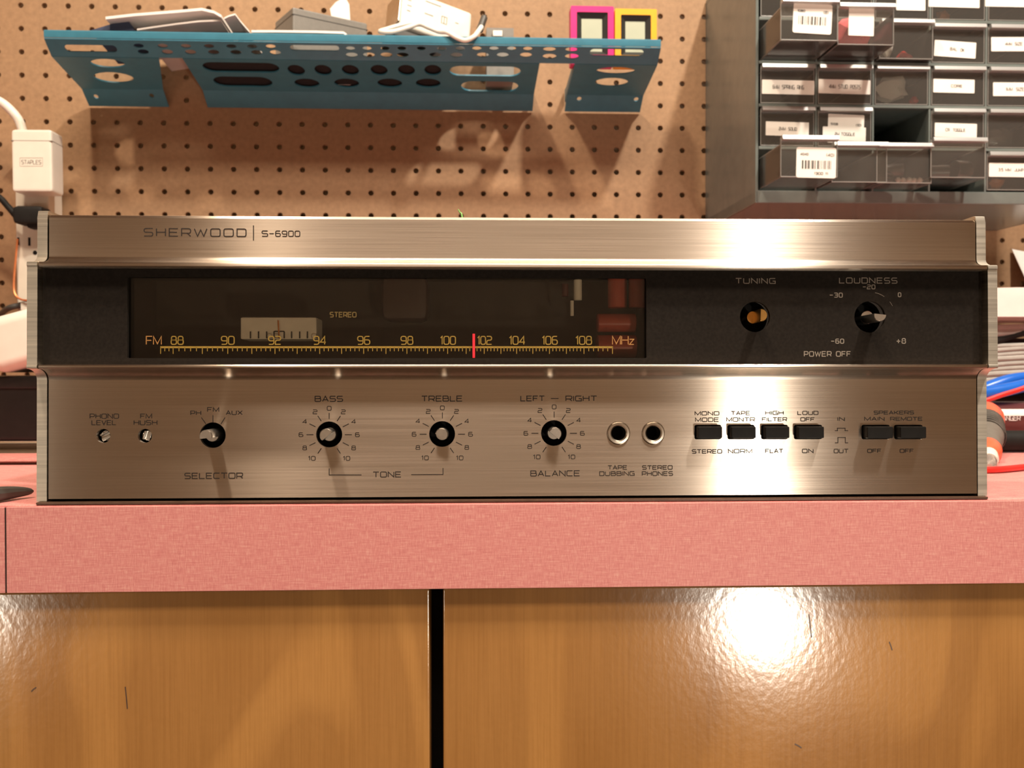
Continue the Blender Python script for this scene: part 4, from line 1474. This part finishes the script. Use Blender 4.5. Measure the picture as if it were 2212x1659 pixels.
# labels and stickers
sticker((0, 2), 1936, 1999, -12, 22)
sticker((0, 3), 2006, 2116, -12, 15, rot=0.5)
sticker((0, 4), 2128, 2232, -12, 14)
sticker((1, 0), 1713, 1797, 9, 72, (('1080', -.8, -.4, .4, .56), ('(8)', .55, .8, .36, .56)), 2.5, bars=3)
sticker((1, 1), 1833, 1888, 18, 77, rot=1)
sticker((1, 3), 2018, 2108, 90, 123, (('BAL', -.25, .1, -.2, .2), ('OK', .25, .45, -.25, .15)), 3)
sticker((1, 4), 2141, 2240, 81, 110, (('4MM', -.4, -.1, -.2, .25), ('SIZE', .02, .36, -.2, .25)), -1)
sticker((2, 0), 1646, 1759, 174, 203, (('6MM', -.6, -.34, -.3, .3), ('SPRING', -.24, .24, -.3, .3), ('RING', .34, .6, -.3, .3)), 0.5)
sticker((2, 1), 1768, 1880, 173, 202, (('4MM', -.6, -.34, -.3, .3), ('STUD', -.24, .12, -.3, .3), ('POSTS', .22, .62, -.3, .3)), 0.8)
sticker((2, 3), 2016, 2105, 172, 200, (('CORE', -.15, .4, -.2, .2),), 0.6)
sticker((2, 4), 2145, 2245, 179, 207, (('1MM', -.46, -.16, -.25, .25), ('SIZE', -.02, .34, -.25, .25)), -0.4)
sticker((3, 0), 1654, 1747, 264, 293, (('2MM', -.4, -.08, -.25, .25), ('SOLID', .04, .44, -.25, .25)), 1)
sticker((3, 1), 1788, 1866, 248, 309, (('5108', -.85, -.45, .22, .38), ('(10)', .55, .85, .2, .38)), 2, front=0.0004)
sticker((3, 1), 1777, 1870, 275, 304, (('2M TOGGLE', -.45, .5, -.25, .2),), 1, front=0.0010)
sticker((3, 3), 2019, 2110, 267, 296, (('CR', -.5, -.3, -.2, .25), ('TOGGLE', -.15, .45, -.2, .25)), 1)
sticker((4, 0), 1720, 1806, 319, 384, (('4040', -.82, -.4, .46, .62), ('(40)', .5, .9, .42, .62), ('1300 11', -.1, .6, -.8, -.62)), 1, bars=11)
sticker((4, 4), 2136, 2236, 353, 382, (('3.5 MM', -.6, -.05, -.2, .25), ('JUMP', .1, .5, -.2, .25)), 0.4)

# what lies in the drawers
def in_drawer(rc_, fx, fy, fz):
    dr, x, y, z = LAB[rc_]
    return Vector((x + DW * fx, y + DD * fy, z + DH * fz))


def blob(name, label, cat, rc_, fx, fy, fz, size, material, seed, group=None):
    c = in_drawer(rc_, fx, fy, 0)
    c.z += 0.0014 + size[2] * 1.12
    return crumple(name, label, PEG, tuple(c), size, material, cat, seed, (1, 1, 1), group)


blob('packing_foam', 'red pink packing in the pulled out drawer with a blank square sticker', 'packing', (1, 1), .5, .35, .3, (0.0205, 0.040, 0.0165), M['pink_foam'], 4)
blob('paper_twist', 'white paper twist above the red bit in the third top drawer', 'paper scrap', (1, 2), .30, .16, .4, (0.0085, 0.006, 0.0150), M['paper'], 9)
blob('red_plastic_bit', 'red plastic bit beside the white paper twist in a drawer', 'plastic part', (1, 2), .66, .16, .1, (0.0075, 0.006, 0.0062), M['red_plastic'], 12)
blob('tissue_packet', 'crumpled white tissue packet filling the unlabelled drawer in mid cabinet', 'packet', (2, 2), .44, .095, .3, (0.0190, 0.010, 0.0150), M['label'], 21)
blob('red_plastic_bit', 'dark red bit under the crumpled tissue packet', 'plastic part', (2, 2), .82, .07, .1, (0.0045, 0.004, 0.0045), M['red_plastic'], 13)
blob('plastic_bag', 'crumpled clear plastic bag in the right edge drawer above the orange fittings', 'bag', (3, 4), .5, .25, .3, (0.020, 0.016, 0.0125), M['bag'], 31)
blob('orange_fitting', 'orange fitting in the lowest drawer at the right edge', 'fitting', (4, 4), .32, .10, .1, (0.0095, 0.006, 0.0065), M['orange_part'], 15)
blob('orange_fitting', 'orange fitting in the top edge drawer under a cut off white label', 'fitting', (0, 3), .33, .10, .1, (0.007, 0.006, 0.0062), M['orange_part'], 16)


def bead(name, label, rc_, fx, fy, r, h, material, ang, group, lift=0.0):
    c = in_drawer(rc_, fx, fy, 0)
    c.z += 0.0015 + r + lift
    T = Matrix.Translation(c) @ Matrix.Rotation(R(ang), 4, 'Z') @ Matrix.Rotation(R(90), 4, 'Z')
    b = MB(PEG).lathe([(r * .6, -h), (r * .95, -h), (r, -h * .85), (r, h * .85), (r * .95, h), (r * .6, h)], 20, T)
    return tag(b.build(name, material, None, loc((c.x, c.y, c.z - r), PEG)), label, 'bead', group)


bead('black_bead', 'black tube bead in the lowest drawer among clear crystals, low at its left', (4, 2), .20, .08, .0052, .0085, M['bead_black'], 6, 'black tube beads in drawers')
bead('black_bead', 'black tube bead lying highest in the lowest drawer of clear crystals', (4, 2), .44, .13, .0058, .0098, M['bead_black'], -20, 'black tube beads in drawers', 0.008)
bead('black_bead', 'black tube bead at the left in the drawer right of the crystals', (4, 3), .28, .12, .0066, .0095, M['bead_black'], -14, 'black tube beads in drawers')
bead('black_bead', 'big round black bead at the right in the drawer right of the crystals', (4, 3), .72, .13, .0090, .0075, M['bead_black'], 10, 'black tube beads in drawers')
rnd = random.Random(5)
k = 0
for fx, fy, lf in ((.44, .06, 0), (.54, .07, 0), (.64, .055, 0), (.74, .07, 0), (.84, .06, 0), (.60, .15, 0), (.70, .16, 0), (.80, .16, 0), (.90, .15, 0)):
    c = in_drawer((4, 2), fx, fy, 0)
    r = 0.0027
    c.y -= DD * fy * 0.35
    c.z += 0.0014 + r
    b_ = bmesh.new()
    bmesh.ops.create_icosphere(b_, subdivisions=1, radius=r)
    mb = MB(PEG)
    mb.bm(b_, Matrix.Translation(c) @ Matrix.Rotation(rnd.random() * 3, 4, 'X'))
    tag(mb.build('crystal_bead', M['crystal'], None, loc((c.x, c.y, c.z - r), PEG), smooth=0),
        'faceted clear crystal bead on the bottom of the lowest drawer with black beads', 'bead', 'crystal beads in a drawer')

# ================================================================== outlet strip, charger and cords at the left
FD = -0.036
pl, pr = pg(33, 520, FD).x, pg(136, 380, 0).x
zs_t, zs_b = pg(80, 300, FD).z, pg(60, 672, FD).z
os_ = thing('outlet_strip', 'white outlet strip fixed upright on the pegboard left of the receiver', 'power strip', loc(((pl + pr) / 2, -0.001, zs_b), PEG))
b = MB(PEG).span((pl, FD, zs_b), (pr, -0.0006, zs_t), 0.003)
b.build('body', M['ivory_plastic'], os_)
for x0, x1, y0, y1 in ((37.5, 42, 513, 530), (61, 66, 513, 531)):
    a, c = pg(x0, y1, FD), pg(x1, y0, FD)
    MB(PEG).span((a.x, FD - 0.0002, a.z), (c.x, FD + 0.001, c.z)).build('socket_slot', M['hole_black'], os_, smooth=0)
a = pg(76, 546, FD)
MB(PEG).lathe([(0.0024, FD - 0.0002), (0.0024, FD + 0.001)], 16, Matrix.Translation((a.x, 0, a.z))).build('ground_hole', M['hole_black'], os_)

GD = -0.066
a, c = pg(25, 414, GD), pg(111.5, 279, GD)
ch = thing('wall_charger', 'white wall charger with a thick white cable plugged in the outlet strip', 'charger', loc(((a.x + c.x) / 2, FD, a.z), PEG))
b = MB(PEG).span((a.x, GD, a.z), (c.x, FD - 0.0006, c.z), 0.0035)
cbod = b.build('body', M['white_plastic'], ch)
z1 = pg(68, 304, GD).z
MB(PEG).span((a.x - 0.0001, GD - 0.0001, z1 - 0.0002), (c.x + 0.0001, FD - 0.002, z1 + 0.0003)).build('seam', M['grip_grey'], ch, smooth=0)
b = MB(PEG)
px_write(b, PEG, 'STAPLES', 46, 89, 345.5, 355, GD - 0.0002, 0.0005, 0.3)
e_ = [pg(x, y, GD - .0002) for x, y in ((43, 341), (92, 341), (92, 359), (43, 359))]
b.ribbon([(p.x, p.z) for p in e_], 0.00025, GD - 0.0002, closed=True)
b.build('lettering', M['grip_grey'], cbod, smooth=0)
cy = (GD + FD) / 2
P = [pg(50, 288, cy + .004), pg(47, 277, cy + .004), pg(38, 256, cy + .004), pg(18, 233, cy + .002), pg(-6, 216, cy), pg(-60, 190, cy), pg(-130, 150, cy + .02)]
MB(PEG).tube(P, 0.0047, 14, 5).build('cable', M['white_cable'], ch)

# black plug with its cord
yd = FD - 0.0008
bp_ = thing('power_plug', 'black plug with a black cord in the outlet strip below the charger', 'plug', loc((pg(70, 470, yd).x, yd, pg(70, 496, yd).z), PEG))
a, c = pg(38, 495, yd - 0.012), pg(104, 448, yd - 0.012)
b = MB(PEG).span((a.x, yd - 0.026, a.z + 0.004), (c.x, yd, c.z), 0.005)
b.span((a.x + 0.012, yd - 0.02, a.z), (c.x, yd - 0.004, a.z + 0.008), 0.003)
b.build('body', M['black_rubber'], bp_)
P = [Vector((a.x + 0.004, yd - 0.014, (a.z + c.z) / 2 - 0.001)), pg(34, 465, yd - 0.016), pg(16, 445, yd - 0.018), pg(-4, 424, yd - 0.02), pg(-60, 385, yd - 0.02)]
MB(PEG).tube(P, lambda t: 0.0042 - 0.001 * min(1, t * 2), 12, 4).build('cord', M['black_rubber'], bp_)

P = [pg(38, 516, FD - 0.004), pg(34, 560, FD - 0.005), pg(31, 590, FD - 0.006), pg(30, 622, FD - 0.008), pg(34, 638, FD - 0.010), pg(46, 647, FD - 0.012), pg(62, 649, FD - 0.014), pg(90, 652, FD - 0.014)]
tag(MB(PEG).tube(P, 0.0011, 8, 4).build('copper_wire', M['copper'], None, loc(P[-1], PEG)), 'thin copper coloured wire hanging in front of the outlet strip', 'wire')
P = [pg(-30, 705, -0.012), pg(0, 680, -0.015), pg(18, 666, FD - 0.004), pg(40, 660, FD - 0.005), pg(64, 655, FD - 0.005), pg(100, 650, FD - 0.005)]
tag(MB(PEG).tube(P, 0.0032, 10, 4).build('grey_cord', M['dark_grey'], None, loc(P[-1], PEG)), 'dark grey cord looping past the foot of the outlet strip', 'cord')
yq = FD - 0.0105
a, c = pg(44, 671, yq), pg(75, 653, yq)
co = thing('cable_connector', 'small white connector with a red end at the foot of the outlet strip', 'connector', loc(((a.x + c.x) / 2, yq + 0.005, a.z), PEG))
MB(PEG).span((a.x, yq, a.z), (c.x - 0.004, FD - 0.0003, c.z), 0.001).build('body', M['white_plastic'], co)
MB(PEG).span((c.x - 0.0045, yq + 0.001, a.z + 0.001), (c.x + 0.002, FD - 0.001, c.z + 0.001), 0.001).build('end', M['red_plastic'], co)

# things on the counter at the left
yb = 0.80
a = wp(60, 815, yb)
bx = thing('storage_box', 'black box at the back of the counter left of the receiver', 'box', loc((a.x - 0.06, yb + 0.06, CTZ)))
b = MB().span((-0.62, yb, CTZ + 0.0005), (-0.235, yb + 0.13, a.z), 0.004)
b.build('body', M['black_plastic'], bx)
MB().span((-0.622, yb - 0.0015, a.z - 0.010), (-0.233, yb + 0.1315, a.z + 0.001), 0.002).build('lid', M['black_plastic'], bx)
yw = 0.79
wcx = wp(10, 738, yw)
T = Matrix.Translation((wcx.x, yw, wcx.z)) @ Matrix.Rotation(R(-15.5), 4, 'Y')
b = MB()
b.box((0.062, 0.055, -0.0005), (0.16, 0.11, 0.0475), 0.010, T, 4)
tag(b.build('plastic_case', M['white_plastic'], None, loc((wcx.x, yw + 0.055, a.z))), 'tilted white plastic case lying on the black box at the left', 'case')
yt = 0.60
a, c = wp(20, 1003, yt), wp(20, 953, yt)
r = (c.z - a.z) / 2
tz = CTZ + r + 0.0003
T = Matrix.Translation((0, yt + r, tz)) @ Matrix.Rotation(R(90), 4, 'Z')
tt = thing('chrome_tube', 'shiny chrome tube lying on the counter left of the receiver', 'tube', loc((-0.3, yt + r, CTZ)))
MB().lathe([(r * .9, 0.205), (r, 0.208), (r, 0.40), (r * .9, 0.403)], 28, T).build('barrel', M['chrome'], tt)
MB().lathe([(r * .97, 0.4035), (r * .97, 0.46), (r * .8, 0.465)], 28, T).build('grip', M['black_plastic'], tt)
T2 = Matrix.Translation((0, yt - 0.002, CTZ + 0.0062)) @ Matrix.Rotation(R(90), 4, 'Z')
pt = onz(WORLD, 72, 1061, CTZ + 0.003)
ps = onz(WORLD, -40, 1072, CTZ + 0.004)
P = [ps, ps.lerp(pt, .5) + Vector((0, 0.004, 0)), pt]
aw = thing('awl', 'dark pointed hand tool lying at the counter edge left of the receiver', 'tool', loc((ps.x, ps.y, CTZ)))
MB().tube(P, lambda t: 0.0037 * (1 - t) ** .6 + 0.0005, 10, 5).build('blade', M['dark_grey'], aw)
ph = ps + (ps - pt).normalized() * 0.07
MB().tube([ps + (ph - ps) * .02, ps.lerp(ph, .5) + Vector((0, 0, .004)), ph + Vector((0, 0, .003))], lambda t: 0.0038 + 0.003 * math.sin(math.pi * min(1, t * 1.1)), 12, 4).build('handle', M['black_plastic'], aw)

# ================================================================== things on the counter at the right
ys_ = 0.57
pn, pf = wp(2136, 990, 0.575), wp(2128, 906, 0.72)
sd = thing('screwdriver', 'red and grey handled screwdriver lying beside the right end of the receiver', 'screwdriver', loc((pn.x, pn.y, CTZ)))
ax_ = (pf - pn)
L_ = ax_.length
Tq = Matrix.Translation(pn) @ ax_.to_track_quat('Y', 'Z').to_matrix().to_4x4()
MB().lathe([(.0055, L_ * .06), (.0080, L_ * .10), (.0085, L_ * .17), (.0080, L_ * .20)], 28, Tq).build('collar', M['orange_red'], sd)
MB().lathe([(.0075, L_ * .20), (.0085, L_ * .30), (.0105, L_ * .42), (.0120, L_ * .60), (.0125, L_ * .80), (.0115, L_ * .84)], 28, Tq).build('grip', M['grip_grey'], sd)
MB().lathe([(.0110, L_ * .83), (.0134, L_ * .90), (.0140, L_ * 1.0), (.0128, L_ * 1.08), (.0085, L_ * 1.14), (.002, L_ * 1.16)], 28, Tq).build('butt', M['orange_red'], sd)
b = MB()
for k in range(7):
    t = .50 + .05 * k
    b.lathe([(.0121 + .0009 * (t - .45), L_ * t), (.0127 + .0009 * (t - .45), L_ * (t + .012)), (.0121 + .0009 * (t - .45), L_ * (t + .024))], 28, Tq, cap=False)
b.build('grip_ribs', M['dark_grey'], sd)
MB().lathe([(.0050, L_ * -.06), (.0058, L_ * -.02), (.0056, L_ * .055)], 24, Tq).build('ring', M['white_plastic'], sd)
MB().lathe([(.0018, L_ * -.17), (.0042, L_ * -.14), (.0046, L_ * -.065)], 20, Tq).build('tip', M['bag'], sd)

ytb = 0.79
rt_ = 0.0160
tb = thing('printed_tube', 'dark tube with white lettering lying on the counter right of the receiver', 'tube', loc((0.5, ytb + rt_, CTZ)))
T = Matrix.Translation((0, ytb + rt_, CTZ + rt_ + 0.0004)) @ Matrix.Rotation(R(-90), 4, 'Z')
tx0 = wp(2152, 905, ytb).x
MB().lathe([(rt_ * .85, tx0 - .03), (rt_, tx0 - .028), (rt_, tx0 + .16), (rt_ * .85, tx0 + .162)], 32, T).build('body', M['maroon'], tb)
b = MB()
vs, fs = [], []
for k in range(7):
    a_ = R(14 + 22 * k / 6)
    for x in (tx0 - .02, tx0 + .15):
        vs.append((x, ytb + rt_ - (rt_ + .0003) * math.cos(a_), CTZ + rt_ + .0004 + (rt_ + .0003) * math.sin(a_)))
for k in range(6):
    fs.append((2 * k, 2 * k + 1, 2 * k + 3, 2 * k + 2))
b.add(vs, fs)
b.build('white_band', M['label'], tb)
b = MB()
px_write(b, WORLD, 'DANGER', 2157, 2205, 897, 909, ytb - 0.0004, 0.0008, 0.25)
b.build('lettering', M['ink_pale'], tb, smooth=0)
yr = 0.655
rr = 0.0078
T = Matrix.Translation((0, yr + rr, CTZ + rr + 0.0004)) @ Matrix.Rotation(R(-90), 4, 'Z') @ Matrix.Rotation(R(2), 4, 'X')
rx0 = wp(2152, 960, yr).x
rb = thing('rubber_grip_bar', 'black rubber covered bar in front of the printed tube', 'bar', loc((rx0, yr + rr, CTZ)))
MB().lathe([(rr * .8, rx0), (rr, rx0 + .002), (rr, rx0 + .14), (rr * .8, rx0 + .142)], 28, Matrix.Translation((0, yr + rr, CTZ + rr + 0.0004)) @ Matrix.Rotation(R(-90), 4, 'Z')).build('body', M['black_rubber'], rb)
MB().lathe([(rr * 1.02, rx0 + .03), (rr * 1.06, rx0 + .031), (rr * 1.06, rx0 + .036), (rr * 1.02, rx0 + .037)], 28, Matrix.Translation((0, yr + rr, CTZ + rr + 0.0004)) @ Matrix.Rotation(R(-90), 4, 'Z'), cap=False).build('ring', M['dark_grey'], rb)
P = [onz(WORLD, 2128, 1015, CTZ + .0022), onz(WORLD, 2160, 1014, CTZ + .0022), onz(WORLD, 2212, 1009, CTZ + .0022), onz(WORLD, 2300, 1000, CTZ + .0022)]
tag(MB().tube(P, 0.0019, 10, 4).build('red_wire', M['red_plastic'], None, loc(P[0])), 'red wire lying on the counter in front of the black bar', 'wire')
yv = 0.755
P = [wp(2100, 874, yv), wp(2128, 866, yv), wp(2165, 853, yv), wp(2212, 838, yv), wp(2290, 806, yv)]
tag(MB().tube(P, 0.0020, 10, 4).build('red_wire', M['red_plastic'], None, loc(P[0])), 'red wire crossing above the printed tube under the blue handles', 'wire')
# blue handled pliers
yp = 0.80
pl_ = thing('pliers', 'pliers with two blue vinyl handles on top of the clutter right of the receiver', 'pliers', loc(wp(2160, 850, yp)))
P = [wp(2122, 842, yp + .012), wp(2150, 833, yp + .012), wp(2185, 821, yp + .012), wp(2225, 812, yp + .012), wp(2300, 800, yp + .012)]
MB().tube(P, lambda t: 0.0045 + 0.0018 * math.sin(math.pi * min(1, t * 1.3 + .1)), 14, 5).build('handle', M['blue_grip'], pl_)
P = [wp(2112, 852, yp - .004), wp(2138, 848, yp - .004), wp(2172, 842, yp - .004), wp(2215, 832, yp - .002), wp(2290, 812, yp + .004)]
MB().tube(P, lambda t: 0.0066 - 0.0012 * t, 14, 5).build('handle', M['blue_grip'], pl_)
P = [wp(2288, 808, yp + .006), wp(2330, 796, yp + .008), wp(2380, 786, yp + .012)]
MB().tube(P, lambda t: 0.008 - 0.006 * t, 12, 4).build('jaws', M['dark_grey'], pl_)

# bundle of grey cables, with a stack of white paper on it
cbn = thing('cable_bundle', 'pile of grey cables behind the blue handled pliers', 'cables', loc((0.6, 0.93, CTZ)))
rnd = random.Random(3)
yk = 0.885
rows = [(708, 0.0030), (716, 0.0026), (722, 0.0032), (737, 0.0036), (748, 0.0026), (757, 0.0030), (767, 0.0026), (776, 0.0034), (787, 0.0030), (797, 0.0028), (808, 0.0034), (820, 0.0034)]
for k, (py, r) in enumerate(rows):
    sl_ = (-20 if k == 3 else -1) - 4 * rnd.random()
    P = [wp(2085, py + 6, yk), wp(2140, py + 2 * rnd.random(), yk + .002), wp(2180, py + sl_ * .5, yk + .003), wp(2225, py + sl_, yk + .001), wp(2330, py + sl_ * 1.3, yk + .004)]
    MB().tube(P, r, 10, 4).build('cable', M['grey_cable'] if k != 3 else M['black_rubber'], cbn)
for k in range(5):
    z = CTZ + 0.010 + k * 0.0185
    MB().tube([(0.47, 0.93, z), (0.6, 0.934 + .004 * (k % 2), z), (0.86, 0.93, z)], 0.009, 12, 3).build('cable', M['black_rubber'], cbn)
yz = 0.872
pa, pb = wp(2136, 688, yz), wp(2250, 622, yz)
zt_ = wp(2170, 624, yz).z
zb_ = wp(2170, 684, yz).z
b = MB()
n = 10
vs, fs = [], []
for k in range(n + 1):
    t = k / n
    x = pa.x - 0.02 + 0.24 * t
    zz = zt_ + 0.0015 * math.sin(7 * t)
    for y, z in ((yz, zb_), (yz, zz), (yz + 0.12, zz + 0.001), (yz + 0.12, zb_)):
        vs.append((x, y, z))
for k in range(n):
    for j in range(4):
        fs.append((4 * k + j, 4 * k + (j + 1) % 4, 4 * k + 4 + (j + 1) % 4, 4 * k + 4 + j))
fs += [(0, 1, 2, 3), tuple(4 * n + j for j in (3, 2, 1, 0))]
b.add(vs, fs)
tag(b.build('paper_stack', M['paper'], None, loc((pa.x + .1, yz + .06, zb_)), smooth=20), 'thick stack of white paper lying on the grey cables at the right edge', 'paper')
b = MB(PEG)
P = [pg(2186, 538, -0.004), pg(2216, 604, -0.03), pg(2290, 650, -0.03), pg(2300, 560, -0.004)]
vs = [tuple(p) for p in P] + [(p.x + .0002, p.y + .0012, p.z) for p in P]
b.add(vs, [(0, 1, 2, 3), (7, 6, 5, 4), (0, 4, 5, 1), (1, 5, 6, 2), (2, 6, 7, 3), (3, 7, 4, 0)])
tag(b.build('paper_sheet', M['paper'], None, loc(P[1], PEG), smooth=0), 'white sheet leaning on the pegboard above the paper stack at the right edge', 'paper')

# green wire end sticking up behind the receiver's top edge
zr_ = (RCV @ Vector((0, 0, zt))).z - 0.006
p0 = wp(1002, 478, D0 + 0.075)
P = [Vector((p0.x + 0.001, D0 + 0.075, zr_)), wp(998, 468, D0 + 0.075), wp(994, 460, D0 + 0.075), wp(989.5, 452, D0 + 0.075)]
tag(MB().tube(P, lambda t: 0.0007 * (1 - .6 * t), 8, 3).build('green_wire', M['green'], None, loc(P[0])), 'thin pale green wire end poking up behind the top of the receiver', 'wire')
